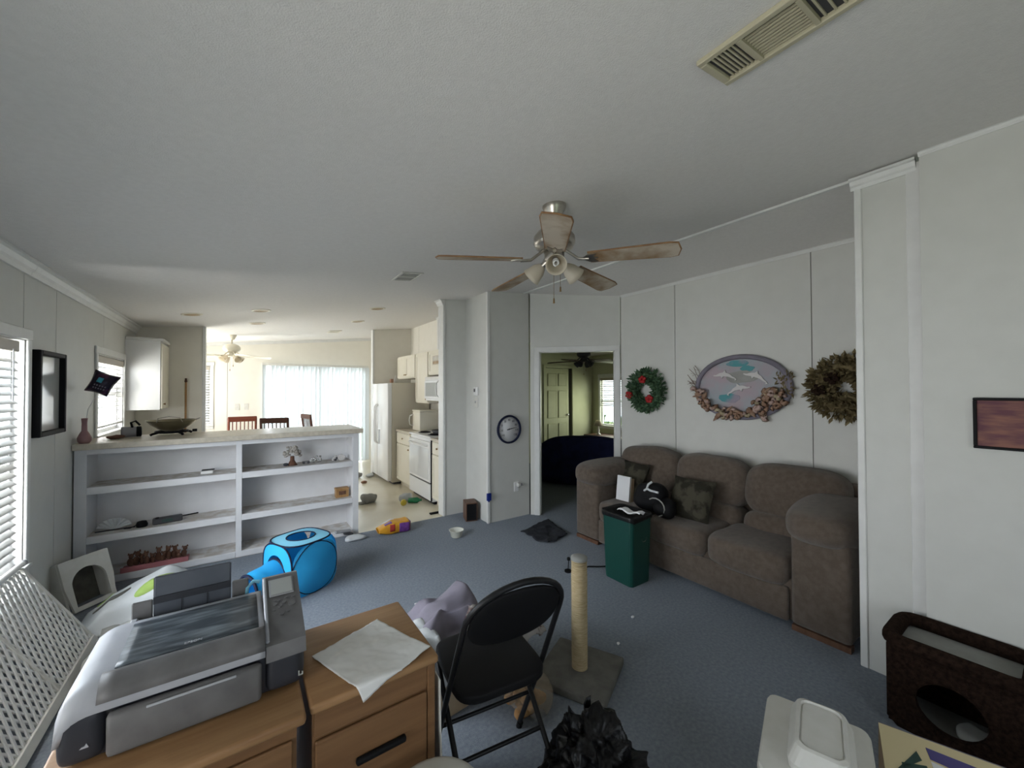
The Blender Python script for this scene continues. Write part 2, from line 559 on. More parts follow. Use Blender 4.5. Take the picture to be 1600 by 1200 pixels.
# ceiling, two slopes meeting on the ridge
b = B()
for xa, xb in ((XL - 0.1, XR), (XR, 6.98)):
    za, zb = zc(xa), zc(xb)
    vs = [(x, y, z + k) for k in (0, 0.06) for x, z in ((xa, za), (xb, zb)) for y in (YN - 0.1, YF + 0.1)]
    b.add(vs, [(0, 1, 3, 2), (4, 6, 7, 5), (0, 4, 5, 1), (2, 3, 7, 6), (0, 2, 6, 4), (1, 5, 7, 3)])
struct('ceiling', b, M['ceil'], 'low-sloped textured white ceiling')

# wall_left: room on its right when walking +Y, so walk from far to near
WA = (1.60, 3.63, 0.50, 1.86)
WB = (5.06, 6.04, 1.14, 1.89)
WC = (-0.40, 1.10, 0.50, 1.86)
WG = (7.15, 8.55, 0.80, 1.95)  # unseen dining window, added for more light in the kitchen


def uy(y):
    return YF - y


hl = [(uy(h[1]), uy(h[0]), h[2], h[3]) for h in (WA, WB, WC, WG)]
wall('wall_left', (XL, YF), (XL, YN), M['wall'], hl, [uy(v) for v in (6.9, 5.284, 4.114, 3.605, 1.60, 1.10, -0.40)],
     label='left wall of white vinyl panels with windows')
SD = (0.36, 2.28, 0.0, 2.03)
WD = (-0.98, -0.45, 0.92, 2.0)
# the far wall, room on its left when walking +X -> -X
wall('wall_far', (2.73, YF), (XL, YF), M['cream'], [(2.73 - h[1], 2.73 - h[0], h[2], h[3]) for h in (SD, WD)], [2.73 + 0.2],
     label='cream far wall of the dining area')
WN = (-0.25, 1.45, 0.6, 1.9)
wall('wall_near', (XL, YN), (2.9, YN), M['wall'], [(WN[0] - XL, WN[1] - XL, WN[2], WN[3])], [1.2, 2.4], label='wall behind the photographer')
wall('wall_right', (2.82, YN), (2.82, 0.452), M['wall'], seams=[0.85], thick=0.12, label='right wall panel beside the white pilaster')
wall('wall_alcove', (3.74, 0.70), (3.74, 3.12), M['wall'], seams=[1.214 - 0.70, 2.41 - 0.70], label='white panelled wall behind the couch')
wall('wall_alcove_side', (2.90, 0.62), (3.74, 0.62), M['wall'], label='short return wall beside the couch')
# angled wall with the doorway
PA, PB = Vector((3.735, 3.125)), Vector((2.965, 3.895))
LA = (PB - PA).length
o0, o1 = 0.062, 0.977
wall('wall_angled', PA, PB, M['wall'], [(o0, o1, 0.0, 2.02)], thick=0.10, label='angled wall with the bedroom doorway')
wall('wall_thermometer', (2.965, 3.92), (2.3805, 3.92), M['wall'], thick=0.08, label='narrow wall that carries the round thermometer')
wall('wall_closet', (2.37, 3.9305), (2.37, 4.46), M['wall'], thick=0.08, label='short wall that carries the thermostat')
wall('wall_kitchen_end', (2.37, 4.46), (2.0705, 4.46), M['wall'], thick=0.10, label='end of the kitchen partition')
wall('wall_kitchen_jamb', (2.06, 4.4705), (2.06, 4.575), M['cream'], thick=0.08, label='edge of the kitchen partition')
wall('wall_kitchen_back', (2.14, 4.56), (2.72, 4.56), M['cream'], thick=0.06)
wall('wall_kitchen', (2.73, 4.56), (2.73, YF), M['cream'], seams=[2.45], label='cream kitchen wall behind the range')
rectslab('wall_kitchen_pier', 2.64, 2.73, 4.57, 5.93, 2.16, zc(2.64), M['cream'], 'shallow pier above the kitchen cabinets')
slopeslab('wall_refrigerator', 2.02, 2.73, 7.42, 7.52, M['cream'], 'cream partition beside the refrigerator')
slopeslab('wall_counter_end', XL, -0.40, 6.66, 6.76, M['cream'], 'cream partition at the end of the counter')
# bedroom
wall('wall_bedroom_far', (6.86, 6.58), (2.80, 6.58), M['bedwall'], [(0.66, 1.44, 0, 2.02)], label='far bedroom wall with a panelled door')
WE = (5.25, 6.34, 0.72, 1.83)
wall('wall_bedroom_window', (6.86, 3.1), (6.86, 6.58), M['bedwall'], [(WE[0] - 3.1, WE[1] - 3.1, WE[2], WE[3])], label='bedroom wall with the window')
wall('wall_bedroom_near', (3.84, 3.14), (6.86, 3.14), M['bedwall'])
wall('wall_bedroom_left', (2.82, 6.58), (2.82, 4.05), M['bedwall'], thick=0.07)

# outside
solo('lawn', B().box(-14, 20, -14, 24, -0.75, -0.6), M['lawn'], 'sunlit green lawn outside the bedroom window', 'lawn', kind='structure')

# ------------------------------------------------------------------ trims
nt_ = [0]


def trim(bb, mt=None, label=None):
    nt_[0] += 1
    return struct('trim_%d' % nt_[0], bb, mt or M['trim'], label)


def crown_y(x, y0, y1, z, sgn, s=1.0):
    """crown moulding running along Y; sgn +1: projects to +X"""
    pr = [(0, 0), (0, -0.085), (0.012, -0.085), (0.018, -0.062), (0.030, -0.050), (0.040, -0.022), (0.058, -0.016), (0.058, 0)]
    bb = B()
    vs = [(x + sgn * p[0] * s, y, z + p[1] * s) for y in (y0, y1) for p in pr]
    n = len(pr)
    fs = [list(range(n)), list(range(n, 2 * n))[::-1]] + [(i, n + i, n + (i + 1) % n, (i + 1) % n) for i in range(n)]
    return bb.add(vs, fs)


trim(crown_y(XL, 3.66, 6.66, 2.343, 1), label='white crown moulding on the left wall above the counter')
trim(crown_y(XL, YN, 3.657, 2.343, 1), label='white crown moulding on the left wall above the tall window')
trim(B().box(2.882, 2.912, 0.71, 3.94, 2.735, 2.756), label='thin white strip along the ceiling ridge')
# pilaster at the end of the right wall
trim(B().box(2.872, 2.93, 0.505, 0.70, 0, 2.70), M['wall'], 'white pilaster at the end of the right wall')
trim(B().box(2.862, 2.90, 0.455, 0.510, 0, 2.72, 0.004), label='right edge strip of the white pilaster')
trim(B().box(2.862, 2.94, 0.688, 0.722, 0, 2.70, 0.004), label='left edge strip of the white pilaster')
bb = crown_y(2.872, 0.47, 0.735, 2.735, -1, 0.75)
trim(bb, label='small crown on the white pilaster')
trim(crown_y(3.74, 0.66, 3.12, zc(3.74) + 0.004, -1, 0.35), label='fine moulding above the couch wall')
trim(crown_y(2.82, YN, 0.455, zc(2.82) + 0.002, -1, 0.3), label='fine moulding above the right wall')
trim(B().box(2.045, 2.075, 4.447, 4.59, 0, zc(2.06), 0.004), label='white corner strip on the kitchen partition')
trim(B().box(2.352, 2.386, 3.905, 3.935, 0, zc(2.37) - 0.005, 0.004), label='white corner strip beside the thermometer wall')
trim(crown_y(2.045, 4.44, 4.60, zc(2.04), -1, 0.8), label='crown end on the kitchen partition')
trim(B().box(2.625, 2.642, 5.90, 5.94, 2.16, 2.70), label='white strip on the kitchen pier')
trim(crown_y(2.64, 4.57, 5.95, zc(2.64), -1, 0.7), label='crown on the kitchen pier')
trim(B().box(2.0, 2.03, 7.41, 7.53, 0, zc(2.0), 0.003), label='white edge strip beside the refrigerator')
trim(B().box(-0.42, -0.385, 6.645, 6.775, 0, zc(-0.4) - 0.01, 0.003), label='edge strip on the counter partition')
bb = B()
bb.add([(x, y, zc(x) - k) for k in (0.0, 0.055) for x, y in ((XL, YF), (2.73, YF), (2.73, YF - 0.03), (XL, YF - 0.03))],
       [(0, 1, 2, 3), (7, 6, 5, 4), (0, 4, 5, 1), (1, 5, 6, 2), (2, 6, 7, 3), (3, 7, 4, 0)])
trim(bb, label='cream moulding above the far wall')

# doorway casing on the angled wall
dA = (PB - PA).normalized()
MA = Matrix(((dA.x, -dA.y, 0, PA.x), (dA.y, dA.x, 0, PA.y), (0, 0, 1, 0), (0, 0, 0, 1)))   # u along wall, v into room
door = thing('door_1', 'white casing of the bedroom doorway', None, (PA.x, PA.y, 0), kind='structure')
for u0, u1 in ((o0 - 0.055, o0 + 0.006), (o1 - 0.006, o1 + 0.062)):
    B().box(u0, u1, 0, 0.016, 0, 2.0295, 0.004, MA).build('casing', M['trim'], door, True)
B().box(o0 - 0.055, o1 + 0.062, 0, 0.016, 2.014, 2.075, 0.004, MA).build('casing', M['trim'], door, True)
for u0, u1 in ((o0, o0 + 0.015), (o1 - 0.015, o1)):
    B().box(u0, u1, -0.11, -0.001, 0, 2.02, 0, MA).build('jamb', M['trim'], door, True)
B().box(o0, o1, -0.11, -0.001, 2.005, 2.02, 0, MA).build('jamb', M['trim'], door, True)

# ------------------------------------------------------------------ windows and blinds


def window(n, axis, plane, r, sgn, label, panes=2, casing=True, sill=True, mt=None):
    """axis 'x': wall plane at X=plane, r=(y0,y1,z0,z1), room lies towards sgn"""
    mt = mt or M['trim']
    a0, a1, z0, z1 = r

    def bx(a, c, d0, d1, za, zb, bev=0):
        lo, hi = sorted((plane + sgn * d0, plane + sgn * d1))
        return B().box(lo, hi, a, c, za, zb, bev) if axis == 'x' else B().box(a, c, lo, hi, za, zb, bev)
    c = ((a0 + a1) / 2)
    loc = (plane, c, z0) if axis == 'x' else (c, plane, z0)
    t = thing('window_%d' % n, label, None, loc, kind='structure')
    f = 0.035
    for (p, q, za, zb) in ((a0, a0 + f, z0, z1), (a1 - f, a1, z0, z1), (a0 + f, a1 - f, z0, z0 + f), (a0 + f, a1 - f, z1 - f, z1)):
        bx(p, q, -0.085, -0.045, za, zb).build('sash_frame', M['white'], t, True)
    zm = (z0 + z1) / 2
    if panes == 2:
        bx(a0 + f, a1 - f, -0.08, -0.05, zm - 0.02, zm + 0.02).build('meeting_rail', M['white'], t, True)
        zs = [(z0 + f, zm - 0.02), (zm + 0.02, z1 - f)]
    else:
        zs = [(z0 + f, z1 - f)]
    for za, zb in zs:
        bx(a0 + f, a1 - f, -0.068, -0.062, za, zb).build('pane', M['glass'], t, True)
    if casing:
        k = 0.05
        for (p, q, za, zb) in ((a0 - k, a0, z0 - 0.02, z1), (a1, a1 + k, z0 - 0.02, z1), (a0 - k - 0.01, a1 + k + 0.01, z1, z1 + 0.065),
                               (a0 - k, a1 + k, z0 - 0.07, z0 - 0.02)):
            bx(p, q, 0.0005, 0.016, za, zb, 0.004).build('casing', mt, t, True)
        for (p, q, za, zb) in ((a0 + 0.0, a0 + 0.008, z0, z1), (a1 - 0.008, a1, z0, z1), (a0, a1, z1 - 0.008, z1)):
            bx(p, q, -0.045, 0.0, za, zb).build('jamb', mt, t, True)
    if sill:
        bx(a0 - 0.05, a1 + 0.05, -0.045, 0.03, z0 - 0.02, z0 + 0.001, 0.003).build('window_sill', mt, t, True)
    return t


window(1, 'x', XL, WA, 1, 'tall window with white casing in the left wall')
window(2, 'x', XL, WB, 1, 'small window above the counter')
window(3, 'x', XL, WC, 1, 'window beside the photographer')
window(7, 'x', XL, WG, 1, 'unseen dining window added behind the cream partition to brighten the kitchen')
window(4, 'y', YF, WD, -1, 'narrow window in the far dining wall')
window(5, 'y', YN, WN, 1, 'window behind the photographer')
window(6, 'x', 6.86, WE, -1, 'bedroom window with a half-raised blind')
# sliding glass door in the far wall
t = thing('door_2', 'sliding glass door behind the vertical blinds', None, (1.32, YF, 0), kind='structure')
for x0, x1, z0, z1 in ((SD[0], SD[0] + 0.05, 0, 2.03), (SD[1] - 0.05, SD[1], 0, 2.03), (1.29, 1.35, 0.0, 2.03)):
    B().box(x0, x1, YF + 0.02, YF + 0.07, z0, z1).build('stile', M['white'], t, True)
for z0, z1 in ((0.0, 0.06), (1.97, 2.03)):
    B().box(SD[0] + 0.05, SD[1] - 0.05, YF + 0.02, YF + 0.07, z0, z1).build('rail', M['white'], t, True)
for x0, x1 in ((SD[0] + 0.05, 1.29), (1.35, SD[1] - 0.05)):
    B().box(x0, x1, YF + 0.04, YF + 0.046, 0.06, 1.97).build('pane', M['glass'], t, True)


def blind(axis, plane, a0, a1, ztop, zbot, pitch, width, tilt, label, group=None, wand=None):
    loc = (plane, (a0 + a1) / 2, zbot) if axis == 'x' else ((a0 + a1) / 2, plane, zbot)
    rz = 0 if axis == 'x' else PI / 2
    t = thing('window_blind', label, 'blind', loc, rz, group)
    L = a1 - a0
    H = ztop - zbot
    B().box(-0.024, 0.024, -L / 2, L / 2, H - 0.062, H, 0.003).build('headrail', M['rail'], t)
    B().box(-0.022, 0.022, -L / 2, L / 2, 0.0, 0.016, 0.003).build('bottom_rail', M['slat'], t)
    sm = B()
    vs = []
    for k in range(5):
        q = k / 4 * 2 - 1
        vs.append((q * width / 2, 0.0035 * (1 - q * q)))
    pts = [(x, y, z + dz) for dz in (0.0, 0.0025) for y in (-L / 2, L / 2) for x, z in vs]
    fs = []
    for k in range(4):
        fs += [(k, k + 1, 5 + k + 1, 5 + k), (10 + k, 15 + k, 15 + k + 1, 10 + k + 1), (k, 10 + k, 11 + k, k + 1), (5 + k, 6 + k, 16 + k, 15 + k)]
    fs += [(0, 5, 15, 10), (4, 14, 19, 9)]
    me = sm.add(pts, fs, None, True).mesh('slat', M['slat'])
    n = int((H - 0.09) / pitch)
    for i in range(n):
        share(me, 'slat', t, (0, 0, 0.03 + pitch * (i + 0.3)), (0, tilt, 0))
    for q in (-0.38, 0.38):
        B().cyl((0, L * q, 0.01), (0, L * q, H - 0.03), 0.0012, n=5).build('ladder_cord', M['slat'], t)
    if wand is not None:
        B().cyl((0.03, L / 2 * wand, H - 0.05), (0.03, L / 2 * wand, H - 0.35), 0.003, n=6).build('tilt_wand', M['paper'], t)
    return t


blind('x', XL - 0.015, 1.63, 3.53, 1.84, 0.505, 0.047, 0.05, 0.60, 'white slatted blind in the tall window at the left edge', wand=0.9)
blind('x', XL - 0.015, 5.08, 6.02, 1.87, 1.20, 0.047, 0.05, -0.4, 'white slatted blind in the window above the counter')
blind('x', XL - 0.015, -0.38, 1.08, 1.84, 0.505, 0.047, 0.05, -0.4, 'white slatted blind in the window beside the photographer')
blind('y', YF + 0.01, -0.97, -0.46, 1.98, 0.95, 0.047, 0.05, 0.5, 'white slatted blind in the narrow far window')
blind('x', 6.86 + 0.015, 5.27, 6.32, 1.81, 1.17, 0.05, 0.045, -0.35, 'half-raised slatted blind in the bedroom window')

# vertical blinds over the sliding door
t = thing('vertical_blind', 'bright white vertical blinds covering the sliding glass door', 'blind', (1.32, 8.88, 0.0))
B().box(0.33, 2.30, 8.86, 8.90, 2.03, 2.075, 0.004).build('headrail', M['offwhite'], t, True)
me = B().box(-0.042, 0.042, -0.0012, 0.0012, 0.03, 2.03).mesh('vane', M['vane'])
for i in range(26):
    x = 0.37 + i * 0.0765
    share(me, 'vane', t, (x - 1.32, 0, 0), (0, 0, (0.35 + 0.25 * math.sin(i * 1.7)) * (1 if i > 3 else 2.2)))

# ------------------------------------------------------------------ shelf unit and bar top
YB = 4.467
t = thing('bookcase', 'long white built-in bookcase below the bar top', 'bookcase', (0, 4.62, 0))
B().box(-1.06, 1.045, 4.755, 4.77, 0, 1.083).build('back_panel', M['shelf'], t, True)
B().box(-1.066, -0.995, YB, 4.755, 0, 1.083, 0.002).build('side_panel', M['shelf'], t, True)
B().box(0.998, 1.058, YB, 4.77, 0, 1.083, 0.002).build('side_panel', M['shelf'], t, True)
B().box(-0.030, 0.016, YB, 4.755, 0, 1.083, 0.002).build('divider', M['shelf'], t, True)
for x0, x1 in ((-0.995, -0.030), (0.016, 0.998)):
    B().box(x0, x1, YB, YB + 0.02, 1.043, 1.083).build('top_rail', M['shelf'], t, True)
    for z0, z1 in ((0.0, 0.055), (0.335, 0.392), (0.725, 0.783)):
        sh = B().box(x0, x1, YB + 0.02, 4.755, z0 + 0.02, z1 - 0.001).build('shelf', M['dust'], t, True)
        B().box(x0, x1, YB - 0.002, YB + 0.02, z0, z1, 0.003).build('edge_strip', M['shelf'], sh, True)
t = thing('bar_top', 'beige laminate bar top with a thick edge on the bookcase', 'countertop', (0, 4.75, 1.085))
B().box(-1.07, 1.095, 4.44, 5.08, 1.086, 1.13, 0.005).build('slab', M['laminate'], t, True)
B().box(-1.07, 1.098, 4.428, 4.439, 1.084, 1.132, 0.004).build('front_edge', M['laminate'], t, True)

# things on the bar top
solo('bud_vase', B().lathe([(0, 0), (0.028, 0), (0.040, 0.02), (0.041, 0.045), (0.030, 0.075), (0.017, 0.10), (0.016, 0.16), (0.019, 0.20), (0.014, 0.198), (0.011, 0.11), (0, 0.10)],
     18, TM((-1.022, 4.52, 1.1305))), M['pinkgl'], 'dusky pink long-necked bud vase at the left end of the bar top', 'vase')
t = thing('foil_balloon', 'dark pillow-shaped foil balloon on a stick above the vase', 'balloon', (-1.01, 4.52, 1.25))
Q = [Vector((-1.030, 4.53, 1.553)), Vector((-0.90, 4.53, 1.50)), Vector((-0.815, 4.53, 1.66)), Vector((-0.965, 4.53, 1.724))]


def bal(sg):
    def fn(u, v):
        p = (Q[0] * (1 - u) + Q[1] * u) * (1 - v) + (Q[3] * (1 - u) + Q[2] * u) * v
        k = (math.sin(PI * u) * math.sin(PI * v)) ** 0.5
        pin = 0.10 * ((math.sin(PI * u)) + (math.sin(PI * v)) - 2 * math.sin(PI * u) * math.sin(PI * v))
        c = (Q[0] + Q[2]) / 2
        p = p + (c - p) * pin
        return p + Vector((0, sg * (0.045 * k + 0.002 * math.sin(30 * u) * k), 0))
    return fn


B().surf(bal(-1), 12, 12, th=-0.001).surf(bal(1), 12, 12, th=0.001).build('balloon_skin', M['foil'], t, True)
B().surf(lambda u, v: Vector(bal(-1)(0.30 + 0.22 * u, 0.52 + 0.22 * v)) + Vector((0, -0.003, 0)), 6, 6, th=-0.001).build('printed_patch', M['foilt'], t, True)
for r in range(2):
    for i in range(5):
        B().surf(lambda u, v: Vector(bal(-1)(0.28 + 0.11 * i + 0.06 * u, 0.22 + 0.13 * r + 0.07 * v)) + Vector((0, -0.003, 0)), 2, 2, th=-0.001).build('printed_patch', M['lav'], t, True)
B().tube([(-1.018, 4.52, 1.24), (-1.005, 4.522, 1.40), (-0.95, 4.53, 1.535)], 0.0025, 6).build('stick', M['paper'], t, True)

t = thing('coffee_decanter', 'grey coffee decanter with a black handle lying on the bar top', 'decanter', (-0.80, 4.88, 1.13))
mm = TM((-0.875, 4.88, 1.178), 0, PI / 2, 0.1)
B().lathe([(0, 0), (0.045, 0.0), (0.047, 0.02), (0.046, 0.09), (0.036, 0.12), (0.036, 0.13)], 20, mm).build('glass_body', M['grey'], t, True)
B().lathe([(0.047, 0.10), (0.047, 0.13), (0.034, 0.135), (0, 0.135)], 16, mm).build('collar', M['black'], t, True)
B().tube([(-0.80, 4.87, 1.21), (-0.81, 4.865, 1.262), (-0.78, 4.865, 1.275), (-0.75, 4.868, 1.235)], 0.009, 8).build('handle', M['black'], t, True)
b = B().sbox((-0.89, 4.78, 1.147), (0.12, 0.09, 0.034), 2.4, 8, amp=0.010, fr=22)
solo('crumpled_rag', b, M['terra'], 'rusty brown rag beside the decanter', 'rag')

t = thing('wok', 'shallow steel wok with loop handles on a black stand', 'wok', (-0.53, 4.88, 1.165))
B().lathe([(0, 0.0), (0.05, 0.004), (0.10, 0.026), (0.15, 0.065), (0.185, 0.105), (0.188, 0.107), (0.182, 0.107), (0.145, 0.069), (0.09, 0.027), (0, 0.006)], 28).build('pan', M['wok'], t)
B().tube([(-0.09, -0.155, 0.095), (-0.075, -0.19, 0.135), (0, -0.205, 0.15), (0.075, -0.19, 0.135), (0.09, -0.155, 0.095)], 0.004, 6).build('loop_handle', M['steel'], t)
B().tube([(0.17, -0.03, 0.10), (0.205, -0.03, 0.118), (0.215, 0, 0.122), (0.205, 0.03, 0.118), (0.17, 0.03, 0.10)], 0.006, 6).build('loop_handle', M['chrome'], t)
t = thing('wok_stand', 'black footed burner stand below the wok', 'stand', (-0.53, 4.88, 1.1305))
B().tube([(0.115 * math.cos(a * PI / 8), 0.115 * math.sin(a * PI / 8), 0.034) for a in range(16)], 0.012, 6, closed=True).build('ring', M['black'], t)
for a in (0.6, 2.2, 3.7, 5.3):
    B().tube([(0.11 * math.cos(a), 0.11 * math.sin(a), 0.03), (0.15 * math.cos(a), 0.15 * math.sin(a), 0.022), (0.165 * math.cos(a), 0.165 * math.sin(a), 0.0125)], 0.011, 6).build('foot', M['black'], t)
B().cyl((0.15, 0.0, 0.036), (0.185, 0.0, 0.036), 0.013, n=10).build('knob', M['black'], t)

# things on the shelves
t = thing('white_remote', 'small white box with a black top on the upper left shelf', 'box', (-0.25, 4.60, 0.7835))
B().box(-0.045, 0.045, -0.03, 0.03, 0, 0.026, 0.003).build('case', M['white'], t)
B().box(-0.04, 0.055, 0.0, 0.05, 0.0265, 0.032, 0.002).build('lid', M['dark'], t)
t = thing('coral_fan', 'mottled grey and tan coral fan on the upper right shelf', 'coral', (0.44, 4.60, 0.7835))
b = B()
for i in range(70):
    a = random.uniform(-0.1, 1.1) * PI
    r = random.uniform(0.02, 0.085)
    p = (r * math.cos(a), random.uniform(-0.015, 0.015), 0.11 + r * math.sin(a) * 1.0)
    k = random.uniform(0.022, 0.036)
    b.sbox(p, (k, k * 0.8, k), 2, 3, amp=0.004, fr=60, seed=i)
b.build('coral_head', M['stone'], t)['kind'] = 'stuff'
B().lathe([(0, 0), (0.05, 0), (0.035, 0.02), (0.02, 0.05), (0.018, 0.09), (0, 0.09)], 10).build('stem', M['terra'], t)
B().sbox((-0.06, -0.03, 0.016), (0.05, 0.04, 0.032), 2.2, 5).build('pebble', M['pdark'], t)
b = B()
for i in range(16):
    b.sbox((random.uniform(-0.04, 0.04), random.uniform(-0.02, 0.02), random.uniform(0.012, 0.075)), (0.026, 0.026, 0.026), 2, 3, amp=0.006, fr=70, seed=i)
solo('silver_figurine', b, M['chrome'], 'small silver and green figurine beside the coral fan', 'figurine').location = (0.665, 4.60, 0.7835)
t = thing('toy_wagon', 'tiny silver wagon ornament beside the coral fan', 'ornament', (0.565, 4.60, 0.7835))
B().box(-0.035, 0.035, -0.014, 0.014, 0.012, 0.03, 0.002).build('bed', M['chrome'], t)
for x in (-0.022, 0.022):
    for y in (-0.018, 0.018):
        B().cyl((x, y - 0.003, 0.0125), (x, y + 0.003, 0.0125), 0.012, n=10).build('wheel', M['dark'], t)
B().tube([(0.035, 0, 0.02), (0.05, 0, 0.04), (0.052, 0, 0.06)], 0.002, 5).build('handle', M['chrome'], t)
t = thing('snail_shell', 'little white snail shell near the right end of the upper shelf', 'shell', (0.905, 4.59, 0.79))
b = B()
for i in range(26):
    a = i * 0.5
    r = 0.004 + 0.0011 * i
    b.sbox((r * math.cos(a), -0.006, 0.032 + r * math.sin(a)), (0.016 + 0.0006 * i,) * 3, 2, 3)
b.build('coil', M['dolph'], t)
t = thing('bead_cluster', 'dark and white bead trinket beside the snail shell', 'trinket', (0.845, 4.60, 0.7835))
for i, (x, z) in enumerate(((-0.02, 0.012), (0.005, 0.012), (-0.008, 0.032), (0.02, 0.03), (0.006, 0.05))):
    B().sbox((x, 0, z), (0.026, 0.026, 0.024), 2, 4).build('bead', M['dark'] if i % 2 else M['dolph'], t)
t = thing('wooden_keepsake_box', 'small brown wooden box on the middle right shelf', 'box', (0.91, 4.58, 0.3925))
B().box(-0.065, 0.065, -0.04, 0.04, 0, 0.075, 0.003).build('case', M['lwood'], t)
B().box(-0.068, 0.068, -0.043, 0.043, 0.0755, 0.10, 0.004).build('lid', M['lwood'], t)
B().box(-0.035, 0.035, -0.0445, -0.0435, 0.03, 0.07).build('carved_front', M['terra'], t)
t = thing('scallop_fan', 'dusty white ribbed scallop fan on the middle left shelf', 'fan', (-0.86, 4.60, 0.3925))
b = B()
for i in range(9):
    a0, a1 = PI * (0.05 + 0.1 * i), PI * (0.05 + 0.1 * (i + 1))
    am = (a0 + a1) / 2
    pts = [(0, 0, 0), (0.105 * math.cos(a0), 0, 0.085 * math.sin(a0)), (0.115 * math.cos(am), -0.012, 0.092 * math.sin(am)), (0.105 * math.cos(a1), 0, 0.085 * math.sin(a1))]
    b.add(pts + [(p[0], p[1] + 0.008, p[2]) for p in pts], [(0, 1, 2), (0, 2, 3), (4, 6, 5), (4, 7, 6), (1, 5, 6, 2), (2, 6, 7, 3)])
b.build('ribs', M['whitecl'], t).location.z = 0.004
B().box(-0.11, 0.13, -0.03, -0.018, 0, 0.008, 0.002).build('stick', M['dark'], t)
t = thing('walkie_talkie', 'dark green walkie-talkie with an aerial lying on the middle left shelf', 'radio', (-0.52, 4.58, 0.3925), 0.12)
B().box(-0.10, 0.10, -0.03, 0.03, 0, 0.05, 0.008).build('case', M['dark'], t)
B().cyl((0.10, 0, 0.035), (0.21, 0, 0.04), 0.006, n=8).build('aerial', M['black'], t)
B().box(-0.04, 0.03, -0.0315, -0.0305, 0.015, 0.036).build('label_strip', M['dgreen'], t)
B().cyl((-0.07, -0.012, 0.0505), (-0.07, -0.012, 0.058), 0.014, n=12).build('knob', M['black'], t)
t = thing('earpiece', 'round black earpiece beside the walkie-talkie', 'earpiece', (-0.685, 4.56, 0.3925))
B().lathe([(0, 0), (0.035, 0), (0.04, 0.02), (0.03, 0.045), (0, 0.05)], 14).build('cup', M['black'], t)
B().tube([(-0.03, 0, 0.02), (-0.07, -0.02, 0.006), (-0.11, 0.0, 0.004)], 0.004, 6).build('lead', M['black'], t)

# row of brown figurines on a pink tray, lower left shelf
solo('pink_tray', B().box(-0.80, -0.37, 4.475, 4.60, 0.0555, 0.075, 0.004).box(-0.80, -0.37, 4.47, 4.478, 0.0555, 0.098, 0.002), M['pinktray'],
     'long pink tray on the bottom left shelf', 'tray')
fig = thing('brown_figurine', 'first brown pottery figurine from the left on the pink tray', 'figurine', (-0.75, 4.54, 0.0755), 0, 'figurines on the pink tray')
B().sbox((0, 0, 0.030), (0.045, 0.040, 0.060), 2.2, 5, amp=0.006, fr=30).build('body', M['terra'], fig)
hd = B().sbox((0.006, -0.012, 0.075), (0.034, 0.032, 0.036), 2.2, 5).build('head', M['terra'], fig)
for x in (-0.010, 0.022):
    B().cyl((x, -0.008, 0.084), (x * 1.15, -0.008, 0.097), 0.009, 0.004, 6).build('ear', M['terra'], hd)
ORD = ['first', 'second', 'third', 'fourth', 'fifth', 'sixth', 'seventh', 'eighth', 'ninth', 'tenth', 'last']
for i in range(1, 11):
    f2 = copy_tree(fig)
    f2.location = (-0.75 + 0.0345 * i, 4.54 + 0.018 * ((i % 3) - 1), 0.0755)
    f2.rotation_euler = (0, 0, random.uniform(-0.9, 0.9))
    k = random.uniform(0.85, 1.35)
    f2.scale = (0.95, 0.9, k)
    f2['label'] = ORD[i] + ' brown pottery figurine from the left on the pink tray'
fig.scale = (0.95, 0.9, 1.2)

# grey hand tool and white rag on the carpet below the right shelf
t = thing('grey_hand_tool', 'grey clip-shaped hand tool leaning at the foot of the bookcase', 'tool', (0.90, 4.40, 0.0))
B().box(-0.10, 0.06, -0.02, 0.02, 0.06, 0.085, 0.006, TM((0, 0, 0), 0, 0.10, 0.15)).build('jaw', M['grey'], t)
B().box(-0.02, 0.08, -0.018, 0.018, 0.035, 0.062, 0.006, TM((0, 0, 0), 0, 0.3, 0.15)).build('lever', M['dark'], t)
b = B().sbox((0.99, 4.29, 0.020), (0.20, 0.12, 0.045), 2.3, 9, amp=0.022, fr=16, seed=3)
solo('white_rag', b, M['whitecl'], 'crumpled white rag at the foot of the bookcase', 'rag')

# ------------------------------------------------------------------ left wall
t = thing('framed_mirror', 'black-framed mirror on the left wall beside the tall window', 'mirror', (XL, 3.94, 1.255))
for y0, y1, z0, z1 in ((3.715, 3.745, 1.255, 1.81), (4.135, 4.165, 1.255, 1.81), (3.745, 4.135, 1.255, 1.285), (3.745, 4.135, 1.78, 1.81)):
    B().box(XL + 0.001, XL + 0.042, y0, y1, z0, z1, 0.004).build('frame_rail', M['black'], t, True)
B().box(XL + 0.001, XL + 0.012, 3.745, 4.135, 1.285, 1.78).build('mirror_glass', M['mirror'], t, True)

